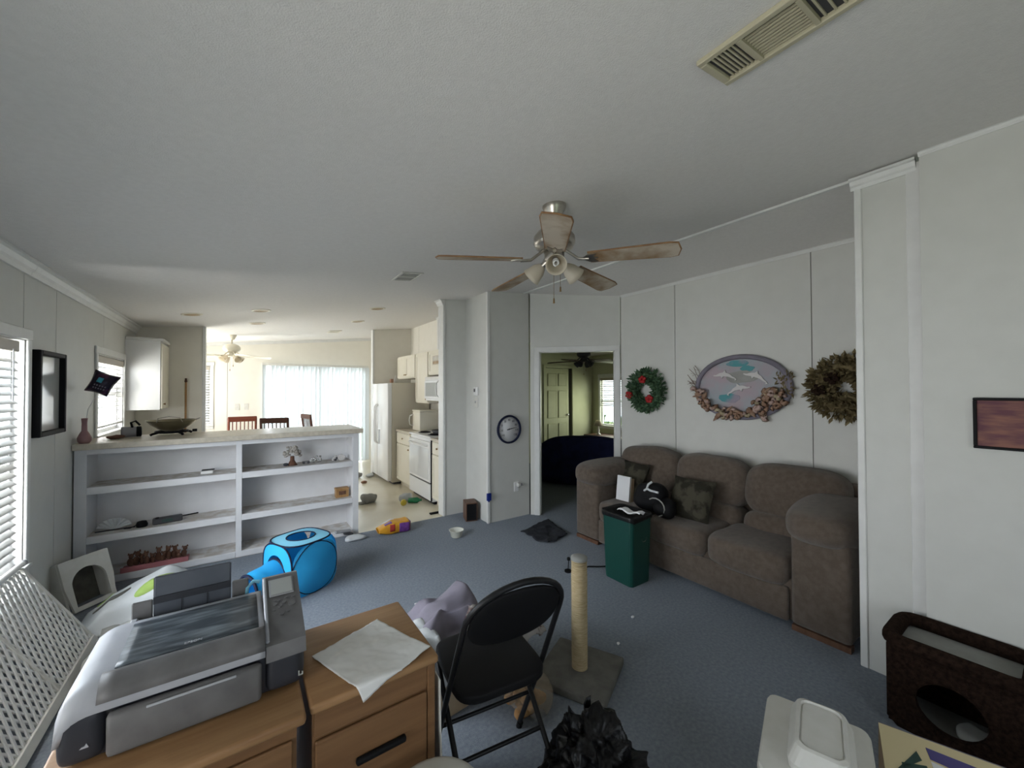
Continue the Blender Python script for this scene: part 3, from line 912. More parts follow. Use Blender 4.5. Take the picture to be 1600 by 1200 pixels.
# white metal lattice gate leaning on the sill
t = thing('lattice_gate', 'white diamond-mesh pet gate leaning below the tall window', 'gate', (-0.72, 2.95, 0.0))
gx0, gx1, gz1 = -0.72, -1.035, 0.53
gl = math.hypot(gx1 - gx0, gz1)
MG = Matrix(((0, (gx1 - gx0) / gl, gz1 / gl, gx0), (1, 0, 0, 0), (0, gz1 / gl, -(gx1 - gx0) / gl, 0.012), (0, 0, 0, 1)))   # local x->Y, y->up the slope, z->normal
Y0, Y1 = 2.36, 3.47
B().box(Y0, Y1, 0, 0.045, -0.012, 0.012, 0.004, MG).build('bottom_rail', M['offwhite'], t, True)
B().cyl(MG @ Vector((Y0, gl + 0.005, 0)), MG @ Vector((Y1 + 0.03, gl + 0.005, 0)), 0.016, n=14).build('top_rail', M['white'], t, True)
B().cyl(MG @ Vector((Y1 + 0.03, gl + 0.005, 0)), MG @ Vector((Y1 + 0.055, gl + 0.005, 0)), 0.018, n=14).build('end_cap', M['grey'], t, True)
for y0 in (Y0, 2.92, Y1 - 0.022):
    B().box(y0, y0 + 0.022, 0.046, gl - 0.012, -0.008, 0.008, 0.002, MG).build('stile', M['offwhite'], t, True)
b = B()
P = 0.047
sl = 1.55
lo_, hi_ = 0.045, gl - 0.014
h_ = hi_ - lo_
for sg in (1, -1):
    k = -int(h_ / sl / P) - 2
    while Y0 + k * P < Y1 + h_ / sl + P:
        ya = Y0 + k * P if sg > 0 else Y0 + k * P
        yb = ya + sg * h_ / sl
        a0, a1, c0, c1 = ya, yb, 0.0, 1.0
        # clip to the gate's width
        for lim, side in ((Y0, -1), (Y1, 1)):
            pass
        t0, t1 = 0.0, 1.0
        d_ = yb - ya
        ta, tb = (Y0 - ya) / d_, (Y1 - ya) / d_
        t0, t1 = max(t0, min(ta, tb)), min(t1, max(ta, tb))
        if t1 - t0 > 0.02:
            pa = Vector((ya + d_ * t0, lo_ + h_ * t0, 0.002 * sg))
            pb = Vector((ya + d_ * t1, lo_ + h_ * t1, 0.002 * sg))
            dd = (pb - pa).normalized()
            nn = Vector((-dd.y, dd.x, 0)) * 0.0062
            zz = Vector((0, 0, 0.003))
            vs = [MG @ q for q in (pa + nn - zz, pa - nn - zz, pb - nn - zz, pb + nn - zz, pa + nn + zz, pa - nn + zz, pb - nn + zz, pb + nn + zz)]
            b.add(vs, [(0, 1, 2, 3), (7, 6, 5, 4), (0, 4, 5, 1), (1, 5, 6, 2), (2, 6, 7, 3), (3, 7, 4, 0)])
        k += 1
b.build('diamond_mesh', M['trim'], t, True)['kind'] = 'stuff'

# litter-box hood standing in the corner
t = thing('litter_box_hood', 'dusty grey litter box hood with an arched opening, tipped in the corner', 'litter box', (-0.87, 4.13, 0.0), 0.0)
MH = TM((-0.845, 4.06, 0.012), -0.33, 0.0, 0.85)
W_, H_, D_ = 0.30, 0.36, 0.16
arch = [(0.105 * math.cos(a * PI / 14), 0.175 + 0.105 * math.sin(a * PI / 14)) for a in range(15)]
inner = [(0.105, 0.03)] + arch + [(-0.105, 0.03)]
outer = []
for x, z in inner:
    ang = math.atan2(z - 0.18, x)
    s_ = min((W_ / 2) / max(abs(math.cos(ang)), 1e-6), (0.18) / max(abs(math.sin(ang)), 1e-6))
    outer.append((s_ * math.cos(ang), 0.18 + s_ * math.sin(ang)))
n = len(inner)
b = B()
vs = [(x, y, z) for y in (0.0, 0.018) for ring in (inner, outer) for x, z in ring]
fs = []
for i in range(n):
    j = (i + 1) % n
    fs += [(i, j, n + j, n + i), (2 * n + i, 3 * n + i, 3 * n + j, 2 * n + j), (i, 2 * n + i, 2 * n + j, j), (n + i, n + j, 3 * n + j, 3 * n + i)]
b.add(vs, fs, MH)
b.build('arched_front', M['offwhite'], t, True)
for x0, x1, z0, z1 in ((-0.15, -0.135, 0, 0.36), (0.135, 0.15, 0, 0.36), (-0.135, 0.135, 0.345, 0.36), (-0.135, 0.135, 0, 0.015)):
    B().box(x0, x1, 0.0185, D_, z0, z1, 0.003, MH).build('side_panel', M['offwhite'], t, True)
B().box(-0.134, 0.134, D_ - 0.015, D_, 0.0155, 0.344, 0, MH).build('back_panel', M['boardcarpet'], t, True)

# white and lime play mat heaped on the floor
t = thing('cat_play_mat', 'white and lime-green cat play mat heaped in front of the bookcase', 'play mat', (-0.50, 3.75, 0.0))


def heap(u, v):
    x, y = -0.86 + 0.66 * u, 3.50 + 0.42 * v + 0.20 * u * v
    e = min(1, 5 * min(u, 1 - u, v, 1 - v))
    z = 0.07 + 0.12 * e * (0.7 + 0.8 * noise.noise(Vector((x * 4.2, y * 4.2, 1.3)))) + 0.09 * math.exp(-((x + 0.42) ** 2 + (y - 3.92) ** 2) / 0.02)
    return Vector((x, y, max(0.012, z * (0.25 + 0.75 * e))))


B().surf(heap, 34, 34, th=0.01).build('mat_sheet', M['whitecl'], t, True)


def patch(cu, cv, ru, rv, rot, name, mt):
    b = B()
    N = 22
    rings = []
    for r in (0, 0.5, 1.0):
        rings.append([(cu + r * (ru * math.cos(a) * math.cos(rot) - rv * math.sin(a) * math.sin(rot)), cv + r * (ru * math.cos(a) * math.sin(rot) + rv * math.sin(a) * math.cos(rot)))
                      for a in [2 * PI * i / N for i in range(N)]])
    vs = [heap(u, v) + Vector((0, 0, 0.006)) for ring in rings for u, v in ring]
    fs = []
    for k in (0, 1):
        for i in range(N):
            j = (i + 1) % N
            fs.append((k * N + i, (k + 1) * N + i, (k + 1) * N + j, k * N + j))
    nb = len(vs)
    vs += [heap(u, v) - Vector((0, 0, 0.004)) for u, v in rings[2]]
    for i in range(N):
        j = (i + 1) % N
        fs.append((2 * N + i, nb + i, nb + j, 2 * N + j))
    b.add(vs, fs, None, True)
    b.build(name, mt, t, True)


patch(0.62, 0.45, 0.26, 0.10, 0.75, 'green_leaf', M['green1'])
patch(0.20, 0.88, 0.12, 0.07, 0.2, 'green_leaf', M['green1'])
patch(0.22, 0.62, 0.14, 0.075, -0.1, 'brown_oval', M['boardcarpet'])
b = B().surf(lambda u, v: Vector((-0.69 + 0.40 * u, 3.02 + 0.40 * v, max(0.012, 0.07 + 0.09 * noise.noise(Vector((u * 3.1, v * 3.3, 4.0))) + 0.10 * math.sin(PI * u) * math.sin(PI * v)))), 22, 22, th=0.012)
solo('grey_sheet', b, M['greycl'], 'rumpled grey-green sheet lying between the lattice gate and the printer', 'sheet')

# ------------------------------------------------------------------ blue play cube with tunnel
t = thing('cat_play_cube', 'bright blue pop-up cat play cube with a round hole and a tunnel', 'cat toy', (0.40, 3.53, 0.0), math.radians(26))
h = 0.185
HT = 0.385


def ringpanel(name, fx, hole, mt):
    """square panel with rounded outline and optional round hole; fx maps (a,b) in -1..1 to 3D"""
    b = B()
    N = 40
    pts_o, pts_i = [], []
    for i in range(N):
        a = 2 * PI * i / N
        c, s_ = math.cos(a), math.sin(a)
        L = (abs(c) ** 3.2 + abs(s_) ** 3.2) ** (1 / 3.2)
        pts_o.append((c / L, s_ / L))
        pts_i.append((hole * c, hole * s_))
    rings = [[(o[0] * k + q[0] * (1 - k), o[1] * k + q[1] * (1 - k)) for o, q in zip(pts_o, pts_i)] for k in (0, 0.33, 0.66, 1)]
    vs = [fx(a, c) for r in rings for a, c in r]
    fs = []
    for k in range(3):
        for i in range(N):
            j = (i + 1) % N
            fs.append((k * N + i, k * N + j, (k + 1) * N + j, (k + 1) * N + i))
    b.add(vs, fs, None, True)
    b.build(name, mt, t)
    return [fx(*q) for q in pts_o], [fx(*q) for q in pts_i]


def dome(a, c, amp=0.02):
    return amp * (1 - a * a) * (1 - c * c)


fz = lambda a, c: Vector((a * h, c * h, HT + dome(a, c, 0.012) - 0.0))
fl_ = lambda a, c: Vector((-h - dome(a, c), -a * h, HT / 2 + c * HT / 2))
ff = lambda a, c: Vector((a * h, -h - dome(a, c, 0.05), HT / 2 + c * HT / 2 * 0.99))
fr_ = lambda a, c: Vector((h + dome(a, c, 0.05), a * h, HT / 2 + c * HT / 2 * 0.99))
fb = lambda a, c: Vector((-a * h, h + dome(a, c, 0.04), HT / 2 + c * HT / 2 * 0.99))
fd = lambda a, c: Vector((-a * h, c * h, 0.002))
o_, i_ = ringpanel('top_panel', fz, 0.55, M['bluelt'])
B().tube(o_, 0.006, 6, closed=True).build('binding', M['navy'], t)
B().tube(i_, 0.005, 6, closed=True).build('binding', M['navy'], t)
o_, i_ = ringpanel('side_panel', fl_, 0.62, M['blue'])
B().tube(o_, 0.006, 6, closed=True).build('binding', M['navy'], t)
for f_ in (ff, fr_, fb):
    o_, i_ = ringpanel('side_panel', f_, 0.02, M['blue'])
B().tube([ff(a, c) for a, c in [(math.cos(x * PI / 12), math.sin(x * PI / 12)) for x in range(24)]], 0.004, 6, closed=True).build('binding', M['navy'], t)
ringpanel('floor_panel', fd, 0.02, M['blue'])
# tunnel
b = B()
N = 28
prev = []
R_ = 0.125
zc_ = 0.155
for k in range(6):
    x = -h - 0.005 - 0.045 * k
    rr = R_ * (1 + 0.03 * math.sin(k * 2.1))
    sag = 0.012 * k
    for i in range(N):
        a = 2 * PI * i / N
        prev.append((x, rr * 1.0 * math.cos(a) - 0.010 * k, max(0.006, zc_ + rr * math.sin(a) - sag * (0.3 if math.sin(a) > 0 else 0.1))))
fs = [(k * N + i, (k + 1) * N + i, (k + 1) * N + (i + 1) % N, k * N + (i + 1) % N) for k in range(5) for i in range(N)]
b.add(prev, fs, None, True)
b.build('tunnel', M['blue'], t)
B().tube(prev[:N], 0.013, 6, closed=True).build('tunnel_band', M['navy'], t)
B().tube(prev[-N:], 0.010, 6, closed=True).build('tunnel_band', M['navy'], t)

# ------------------------------------------------------------------ cord and small floor things
solo('black_cable', B().tube([(2.20, 2.34, 0.006), (2.30, 2.40, 0.006), (2.42, 2.46, 0.006), (2.50, 2.46, 0.006), (2.58, 2.40, 0.006), (2.66, 2.36, 0.006)], 0.006, 6), M['black'],
     'black cable on the carpet running to the green bin', 'cable')
solo('cat_wand', B().cyl((2.30, 2.50, 0.0), (2.27, 2.46, 0.115), 0.004, n=6).sbox((2.268, 2.458, 0.13), (0.03, 0.03, 0.034), 2, 5).cyl((2.30, 2.50, 0.0), (2.30, 2.50, 0.012), 0.03, n=14),
     M['black'], 'small black upright peg with a round knob behind the scratching post', 'peg')

# scraps of litter on the carpet
k = 0
SCR = ['white paper scrap just behind the scratching post', 'white paper scrap left of the green bin', 'white paper scrap between the oak cabinet and the blue play cube',
       'white paper scrap right of the scratching post base', 'white paper scrap farther behind the scratching post', 'white paper scrap in front of the green bin', 'white paper scrap beside the clothes box']
for x, y in ((1.66, 2.05), (2.05, 2.1), (1.05, 2.75), (1.9, 1.62), (1.62, 2.35), (2.2, 1.75), (1.40, 1.85)):
    b = B().sbox((x, y, 0.005), (random.uniform(0.02, 0.045), random.uniform(0.012, 0.02), 0.010), 2.2, 4, amp=0.006, fr=60, seed=k)
    solo('paper_scrap', b, M['paper'], SCR[k], 'scrap', 'paper scraps on the carpet')
    k += 1

# ------------------------------------------------------------------ couch
t = thing('couch', 'large taupe chenille three-seat couch with pillow-top arms', 'couch', (3.30, 1.91, 0.0))
B().box(2.96, 3.70, 0.80, 3.02, 0.03, 0.30, 0.03, seg=2).build('base', M['sofa'], t, True)
B().box(2.925, 2.965, 1.10, 2.74, 0.035, 0.255, 0.015, seg=2).build('front_rail', M['sofa'], t, True)
for y in (0.86, 2.96):
    for x in (3.0, 3.62):
        B().box(x, x + 0.06, y - 0.03, y + 0.03, 0.0, 0.03).build('foot', M['rwood'], t, True)
ys = [1.10, 1.655, 2.20, 2.745]
for a, c in zip(ys, ys[1:]):
    cu = B().sbox((3.17, (a + c) / 2, 0.345), (0.56, c - a + 0.005, 0.22), 5.5, 14, amp=0.012, fr=5, seed=a).build('seat_cushion', M['sofa'], t, True)
ys = [0.93, 1.60, 2.22, 2.90]
for i, (a, c) in enumerate(zip(ys, ys[1:])):
    MB_ = TM((3.535, (a + c) / 2, 0.66), 0, 0.14, 0)
    bc = B().sbox((0, 0, 0.07), (0.30, c - a + 0.02, 0.44), 3.4, 16, MB_, amp=0.018, fr=4.5, seed=a).build('back_cushion', M['sofa'], t, True)
    B().sbox((-0.03, 0, -0.22), (0.30, c - a - 0.01, 0.26), 3.6, 14, MB_, amp=0.012, fr=5, seed=a + 2).build('lower_roll', M['sofa'], bc, True)
B().box(3.60, 3.715, 0.86, 2.98, 0.05, 0.86, 0.04, seg=2).build('back_frame', M['sofa'], t, True)
for y, sd in ((0.93, 1.3), (2.90, 4.2)):
    ar = B().box(2.925, 3.66, y - 0.155, y + 0.155, 0.035, 0.62, 0.03, seg=2).build('arm', M['sofa'], t, True)
    B().sbox((3.26, y + (0.02 if y < 2 else -0.01), 0.675), (0.80, 0.42, 0.25), 3.0, 16, amp=0.016, fr=4, seed=sd).build('arm_pillow', M['sofa'], ar, True)
    B().box(2.93, 2.99, y - 0.15, y + 0.15, 0.0, 0.034).build('foot', M['bwood'], t, True)


def cushion(label, c, size, rot, seed):
    b = B()
    mm = TM(c, *rot)
    N = 14
    for sg in (-1, 1):
        vs = []
        for j in range(N + 1):
            for i in range(N + 1):
                u, v = 2 * i / N - 1, 2 * j / N - 1
                k = max(0, (1 - u ** 4) * (1 - v ** 4)) ** 0.5
                pin = 1 - 0.07 * (1 - u * u) * abs(v) ** 3
                pin2 = 1 - 0.07 * (1 - v * v) * abs(u) ** 3
                vs.append((u * size / 2 * pin2, v * size / 2 * pin, sg * (0.07 * k + 0.006 * noise.noise(Vector((u * 3, v * 3, seed))) * k)))
        W = N + 1
        fs = [(j * W + i, j * W + i + 1, (j + 1) * W + i + 1, (j + 1) * W + i) for j in range(N) for i in range(N)]
        b.add(vs, fs if sg > 0 else [f[::-1] for f in fs], mm, True)
    return solo('throw_pillow', b, M['pillow'], label, 'pillow')


cushion('dark olive patchwork throw pillow in the middle of the couch', (3.19, 1.92, 0.60), 0.37, (0.0, -1.12, 0.06), 1)
cushion('dark patchwork throw pillow half hidden in the left corner of the couch', (3.28, 2.62, 0.64), 0.36, (0.0, -1.05, -0.15), 5)

t = thing('black_tote_bag', 'black shoulder bag with white strap ends slumped on the couch', 'bag', (3.02, 2.16, 0.46))
B().sbox((0, 0.03, 0.13), (0.20, 0.30, 0.27), 2.6, 12, amp=0.03, fr=7).build('bag_body', M['black'], t)
B().sbox((-0.03, -0.13, 0.075), (0.16, 0.18, 0.16), 2.4, 10, amp=0.02, fr=9).build('side_pouch', M['black'], t)
B().tube([(-0.10, 0.03, 0.20), (-0.115, -0.01, 0.225), (-0.11, -0.04, 0.215), (-0.10, -0.11, 0.21)], 0.010, 6).build('strap', M['whitecl'], t)
B().tube([(-0.105, 0.0, 0.22), (-0.10, -0.01, 0.26), (-0.08, -0.035, 0.285)], 0.010, 6).build('strap', M['whitecl'], t)
B().tube([(-0.11, -0.09 - 0.085 * math.cos(a), 0.085 + 0.075 * math.sin(a)) for a in [x * PI / 8 - 1.2 for x in range(10)]], 0.006, 6).build('piping', M['greycl'], t)
t = thing('white_carton', 'upright white card on the couch beside the black bag', 'card', (3.06, 2.56, 0.462))
B().box(-0.012, 0.012, -0.075, 0.075, 0.0, 0.235, 0.002, TM((0.02, 0, 0), 0, 0.12, 0.05)).build('card_face', M['paper'], t)
B().box(0.013, 0.055, -0.078, -0.06, 0.0, 0.22, 0, TM((0.02, 0, 0), 0, 0.12, 0.05)).build('card_flap', M['cardboard'], t)

# ------------------------------------------------------------------ green waste bin
t = thing('waste_bin', 'dark green plastic waste bin with a black liner in front of the couch', 'bin', (2.625, 2.145, 0.0))
b = B()
rg = []
for z, k in ((0.0, 0.90), (0.02, 0.92), (0.53, 1.04)):
    for sx, sy in ((-1, -1), (1, -1), (1, 1), (-1, 1)):
        for c_ in range(4):
            a0 = {(-1, -1): PI, (1, -1): 1.5 * PI, (1, 1): 0, (-1, 1): 0.5 * PI}[(sx, sy)]
            a = a0 + c_ * PI / 6
            rg.append((sx * (0.125 - 0.03) * k + 0.03 * math.cos(a), sy * (0.150 - 0.03) * k + 0.03 * math.sin(a), z))
N = 16
fs = [list(range(N))[::-1]]
for k in range(2):
    fs += [(k * N + i, k * N + (i + 1) % N, (k + 1) * N + (i + 1) % N, (k + 1) * N + i) for i in range(N)]
b.add(rg, fs, None, False)
b.build('bucket', M['teal'], t)
top = [Vector(p) for p in rg[2 * N:]]
b = B()
vs = []
for k, (off, z) in enumerate(((1.045, 0.50), (1.07, 0.535), (1.03, 0.552), (0.90, 0.535), (0.80, 0.46))):
    for i, p in enumerate(top):
        d = 0.012 * noise.noise(Vector((p.x * 25, p.y * 25, k * 0.8)))
        vs.append((p.x * (off + 1.2 * d), p.y * (off + 1.2 * d), z + d * (2 if k == 0 else 1)))
fs = [(k * N + i, k * N + (i + 1) % N, (k + 1) * N + (i + 1) % N, (k + 1) * N + i) for k in range(4) for i in range(N)]
fs.append([4 * N + i for i in range(N)])
b.add(vs, fs, None, True)
b.build('liner', M['bagblack'], t)
B().box(0.0, 0.055, -0.1655, -0.1615, 0.33, 0.45, 0.012, TM((0, 0.012, 0), -0.03)).build('sticker', M['floral'], t)
b = B().surf(lambda u, v: Vector((2.56 + 0.07 * v + 0.03 * u, 2.19 - 0.20 * u, 0.556 + 0.012 * math.sin(9 * u) + 0.01 * math.sin(7 * v))), 8, 5, th=0.002)
solo('paper_towel', b, M['paper'], 'crumpled white paper towel on top of the green bin', 'paper')

# rag on the carpet by the doorway
def ragf(u, v):
    p = Vector((2.49, 3.45, 0)) * (1 - u) * (1 - v) + Vector((2.52, 3.04, 0)) * u * (1 - v) + Vector((2.86, 3.11, 0)) * u * v + Vector((3.0, 3.60, 0)) * (1 - u) * v
    n_ = noise.noise(p * 9)
    return p + Vector((0.03 * noise.noise(p * 13 + Vector((4, 0, 0))), 0.03 * noise.noise(p * 13), 0.022 + 0.022 * n_))


solo('dark_rag', B().surf(ragf, 22, 22, th=0.010), M['rug'], 'charcoal rag crumpled on the carpet before the doorway', 'rag')

# ------------------------------------------------------------------ scratching post
t = thing('scratching_post', 'tan sisal cat scratching post on a carpeted square base', 'scratching post', (1.524, 1.568, 0.0), math.radians(26.2))
B().box(-0.193, 0.193, -0.193, 0.193, 0.0, 0.045, 0.010, seg=2).build('base_board', M['boardcarpet'], t)
b = B()
b.lathe([(0.042 + 0.0016 * math.sin(2 * PI * z / 0.011) + 0.003 * noise.noise(Vector((0, 0, z * 9))), z) for z in [0.0455 + 0.0027 * i for i in range(214)]], 20)
b.build('sisal_post', M['sisal'], t)
B().lathe([(0.044, 0.622), (0.045, 0.636), (0.030, 0.643), (0, 0.644)], 20).build('top_cap', M['greycl'], t)
B().lathe([(0, 0.6), (0.041, 0.6), (0.041, 0.622), (0.044, 0.622)], 20).build('rope_end', M['sisal'], t)

# ------------------------------------------------------------------ folding chair
t = thing('folding_chair', 'black metal folding chair with oval padded back, seen from behind', 'chair', (0.845, 1.395, 0.0), math.radians(-8))
t.scale = (0.94, 0.97, 1.0)


def yu(z):
    return -0.30 + (0.86 - z) * 0.50


b = B()
arc = []
for i in range(17):
    a = PI * i / 16
    arc.append((-0.205 * math.cos(a), 0, 0.745 + 0.145 * math.sin(a)))
pts = [(-0.215, yu(0.0), 0.010), (-0.213, yu(0.4), 0.4)] + [(x, yu(z), z) for x, _, z in arc] + [(0.215, yu(0.4), 0.4), (0.215, yu(0.0), 0.010)]
B().tube(pts, 0.0115, 10).build('back_frame', M['blackm'], t)
for s_ in (-1, 1):
    B().tube([(s_ * 0.190, 0.135, 0.418), (s_ * 0.190, -0.33, 0.010)], 0.0110, 10).build('rear_leg', M['blackm'], t)
    B().cyl((s_ * 0.190, -0.326, 0.0), (s_ * 0.190, -0.32, 0.03), 0.014, n=10).build('foot_cap', M['black'], t)
    B().cyl((s_ * 0.215, yu(0), 0.0), (s_ * 0.215, yu(0.03), 0.03), 0.0145, n=10).build('foot_cap', M['black'], t)
B().cyl((-0.188, -0.122, 0.192), (0.188, -0.122, 0.192), 0.008, n=8).build('crossbar', M['blackm'], t)
B().cyl((-0.213, yu(0.24), 0.24), (0.213, yu(0.24), 0.24), 0.008, n=8).build('crossbar', M['blackm'], t)
B().sbox((0, 0.015, 0.440), (0.40, 0.40, 0.048), 5, 14, amp=0.003, fr=8).build('seat', M['black'], t)
B().sbox((0, 0, 0), (0.385, 0.035, 0.27), 2.3, 14, TM((0, yu(0.745) - 0.004, 0.745), math.atan(0.5) * 1.0)).build('backrest', M['black'], t)

# box of clothes behind the chair
t = thing('cardboard_box', 'tan cardboard box under the pile of clothes', 'box', (0.93, 1.90, 0.0), 0.10)
for x0, x1, y0, y1 in ((-0.20, 0.20, -0.17, -0.164), (-0.20, 0.20, 0.164, 0.17), (-0.20, -0.194, -0.164, 0.164), (0.194, 0.20, -0.164, 0.164)):
    B().box(x0, x1, y0, y1, 0.0, 0.27).build('side', M['cardboard'], t)
B().box(-0.194, 0.194, -0.164, 0.164, 0.0, 0.006).build('bottom', M['cardboard'], t)


def cloth(x0, x1, y0, y1, z, amp, seed, drop=0.10, fr=5.0):
    def fn(u, v):
        x, y = x0 + (x1 - x0) * u, y0 + (y1 - y0) * v
        e = min(1, 3.2 * min(u, 1 - u, v, 1 - v))
        q = Vector((x * fr, y * fr, seed))
        f_ = abs(noise.noise(q)) * 2 - 0.4
        return Vector((x + 0.03 * noise.noise(q * 1.7), y + 0.03 * noise.noise(q * 1.9), z + amp * f_ + 0.05 * e - drop * (1 - e)))
    return fn


solo('lavender_clothes', B().surf(cloth(0.66, 1.16, 1.66, 2.14, 0.40, 0.06, 2.2, 0.12, 6.5), 34, 34, th=0.012), M['lav'], 'pale lavender clothes heaped on the cardboard box', 'clothes')
solo('floral_cloth', B().surf(cloth(0.84, 1.32, 1.58, 1.90, 0.40, 0.05, 7.7, 0.10, 7.0), 30, 22, th=0.010), M['floral'], 'dark floral cloth hanging behind the folding chair', 'clothes')
solo('white_shirt', B().surf(cloth(0.61, 0.80, 1.56, 2.00, 0.38, 0.04, 4.1, 0.10, 7.0), 16, 26, th=0.010), M['whitecl'], 'white shirt sticking out at the left of the clothes pile', 'clothes')

# clear bag of crusts and the black bin bag
t = thing('clear_bag', 'clear plastic bag of brown scraps under the folding chair', 'bag', (1.17, 1.56, 0.0))
B().sbox((0, 0, 0.070), (0.25, 0.20, 0.13), 2.3, 14, amp=0.05, fr=8, seed=3).build('film', M['clear'], t)
for i in range(16):
    B().sbox((random.uniform(-0.09, 0.09), random.uniform(-0.06, 0.06), random.uniform(0.03, 0.09)), (0.07, 0.055, 0.045), 2.2, 5, amp=0.012, fr=20, seed=i).build('scrap', M['bread'], t)
t = thing('black_bin_bag', 'shiny black bin bag bunched on the floor beside the folding chair', 'bin bag', (1.07, 1.02, 0.0))
b = B()


def crumple(c, size, seed, n=40):
    q = B().sbox(c, size, 2.3, n)
    out = []
    for p in q.v:
        d = Vector((p.x - c[0], p.y - c[1], p.z - c[2]))
        k = 0.35 - abs(noise.noise(p * 9 + Vector((seed, 0, 0)))) * 1.6 + 0.7 * (0.4 - abs(noise.noise(p * 21 + Vector((0, seed, 0)))) * 1.6) + 0.12 * noise.noise(p * 45)
        p2 = p + d.normalized() * 0.060 * k
        out.append(Vector((p2.x, p2.y, max(0.002, p2.z))))
    q.v = out
    return q


for c_, s_, k in (((0.0, 0, 0.10), (0.42, 0.36, 0.24), 1.0), ((0.03, 0.06, 0.17), (0.26, 0.22, 0.24), 5.0)):
    q = crumple(c_, s_, k)
    b.add(q.v, q.f, None, True)
b.build('bag_body', M['bagblack'], t)
B().surf(lambda u, v: Vector((0.02 + 0.12 * (u - 0.5), 0.09 + 0.03 * math.sin(9 * u), 0.24 + 0.075 * v + 0.02 * math.sin(14 * u) * v)), 12, 5, th=0.003).build('bag_mouth', M['bagblack'], t)

# ------------------------------------------------------------------ printer stand, file cabinet, printer
t = thing('printer_stand', 'light oak printer stand below the printer', 'stand', (-0.105, 1.42, 0.0))
B().box(-0.365, 0.147, 1.165, 1.68, 0.672, 0.700, 0.009, seg=2).build('top', M['oak'], t, True)
B().box(-0.345, 0.127, 1.19, 1.66, 0.05, 0.671).build('body', M['oak_shaded'], t, True)
dr = B().box(-0.335, 0.117, 1.178, 1.189, 0.10, 0.635, 0.003).build('door', M['oak_shaded'], t, True)
B().box(0.06, 0.075, 1.165, 1.177, 0.42, 0.54, 0.004).build('handle', M['black'], dr, True)
B().box(-0.34, 0.122, 1.21, 1.64, 0.0, 0.05).build('plinth', M['oak_shaded'], t, True)
t = thing('file_cabinet', 'light oak file cabinet with black drawer handles', 'cabinet', (0.34, 1.38, 0.0))
B().box(0.158, 0.528, 1.180, 1.575, 0.675, 0.702, 0.009, seg=2).build('top', M['oak'], t, True)
B().box(0.166, 0.520, 1.205, 1.570, 0.04, 0.674).build('body', M['oak_shaded'], t, True)
B().box(0.170, 0.495, 1.198, 1.204, 0.600, 0.668, 0.002).build('apron', M['oak_shaded'], t, True)
B().box(0.495, 0.520, 1.192, 1.204, 0.04, 0.674, 0.003).build('corner_stile', M['oak_shaded'], t, True)
for z0, z1 in ((0.345, 0.592), (0.075, 0.335)):
    dr = B().box(0.172, 0.492, 1.190, 1.2035, z0, z1, 0.004).build('drawer_front', M['oak_shaded'], t, True)
    B().box(0.275, 0.420, 1.172, 1.1895, z0 + 0.140, z0 + 0.158, 0.006, seg=2).build('handle', M['black'], dr, True)
B().box(0.18, 0.51, 1.23, 1.56, 0.0, 0.04).build('plinth', M['oak_shaded'], t, True)


SQ = [Vector((0.190, 1.393, 0)), Vector((0.291, 1.130, 0)), Vector((0.515, 1.220, 0)), Vector((0.417, 1.480, 0))]


def sheet(u, v):
    p = (SQ[0] * (1 - u) + SQ[1] * u) * (1 - v) + (SQ[3] * (1 - u) + SQ[2] * u) * v
    z = 0.7065 + 0.004 * abs(noise.noise(p * 22)) + 0.003 * abs(noise.noise(p * 55)) + 0.012 * max(0, noise.noise(p * 9 + Vector((0, 0, 3))))
    if p.y < 1.176:
        d = 1.176 - p.y
        return Vector((p.x, 1.172 - 0.10 * d, z - d * 0.95))
    return Vector((p.x, p.y, z))


solo('plastic_sleeve', B().surf(sheet, 40, 40, th=0.0015), M['film'], 'crinkled clear plastic sleeve lying on the oak file cabinet', 'plastic sleeve')

t = thing('printer', 'dusty silver and charcoal all-in-one inkjet printer on the oak stand', 'printer', (-0.09, 1.44, 0.7005))
z0 = 0.7005


def extr(prof, x0, x1, bev=0.0):
    """profile in (Y,Z) extruded along X"""
    b = B()
    n = len(prof)
    vs = [(x, y, z) for x in (x0, x1) for y, z in prof]
    fs = [list(range(n)), list(range(n, 2 * n))[::-1]]
    b.add(vs, fs)
    return b.add(vs, [(i, n + i, n + (i + 1) % n, (i + 1) % n) for i in range(n)], None, False)


B().box(-0.318, 0.150, 1.30, 1.62, z0 + 0.004, 0.845, 0.012, seg=2).build('chassis', M['pdark'], t, True)
for x in (-0.28, 0.11):
    for y in (1.33, 1.58):
        B().cyl((x, y, z0), (x, y, z0 + 0.005), 0.012, n=8).build('rubber_foot', M['black'], t, True)
# charcoal corner cheeks, rounded
B().sbox((-0.293, 1.40, 0.770), (0.088, 0.235, 0.138), 5, 14).build('side_cheek', M['pdark'], t, True)
B().sbox((0.108, 1.41, 0.765), (0.106, 0.258, 0.128), 5, 14).build('side_cheek', M['pdark'], t, True)
# front drop panel
fp = B().box(-0.250, 0.052, 1.272, 1.300, 0.708, 0.806, 0.010, seg=2).build('front_panel', M['pgrey'], t, True)
B().box(-0.180, -0.005, 1.2685, 1.2715, 0.797, 0.803, 0.001).build('grip_line', M['psilver'], fp, True)
# scanner lid: one smooth silver shell
lid = B()
NU, NV = 30, 16
rows = []


def lidf(u, v):
    x = -0.334 + 0.394 * u
    s = v
    y = 1.279 + 0.330 * s
    edge = min(1.0, u / 0.16)
    drop = 0.050 * (1 - math.sqrt(max(0.0, 1 - (1 - edge) ** 2)))
    zf = 0.818 + 0.060 * math.sqrt(max(0.0, 1 - (1 - min(1, s / 0.17)) ** 2)) if s < 0.17 else 0.878
    if s > 0.9:
        zf -= (s - 0.9) * 0.16
    return Vector((x, y, zf - drop))


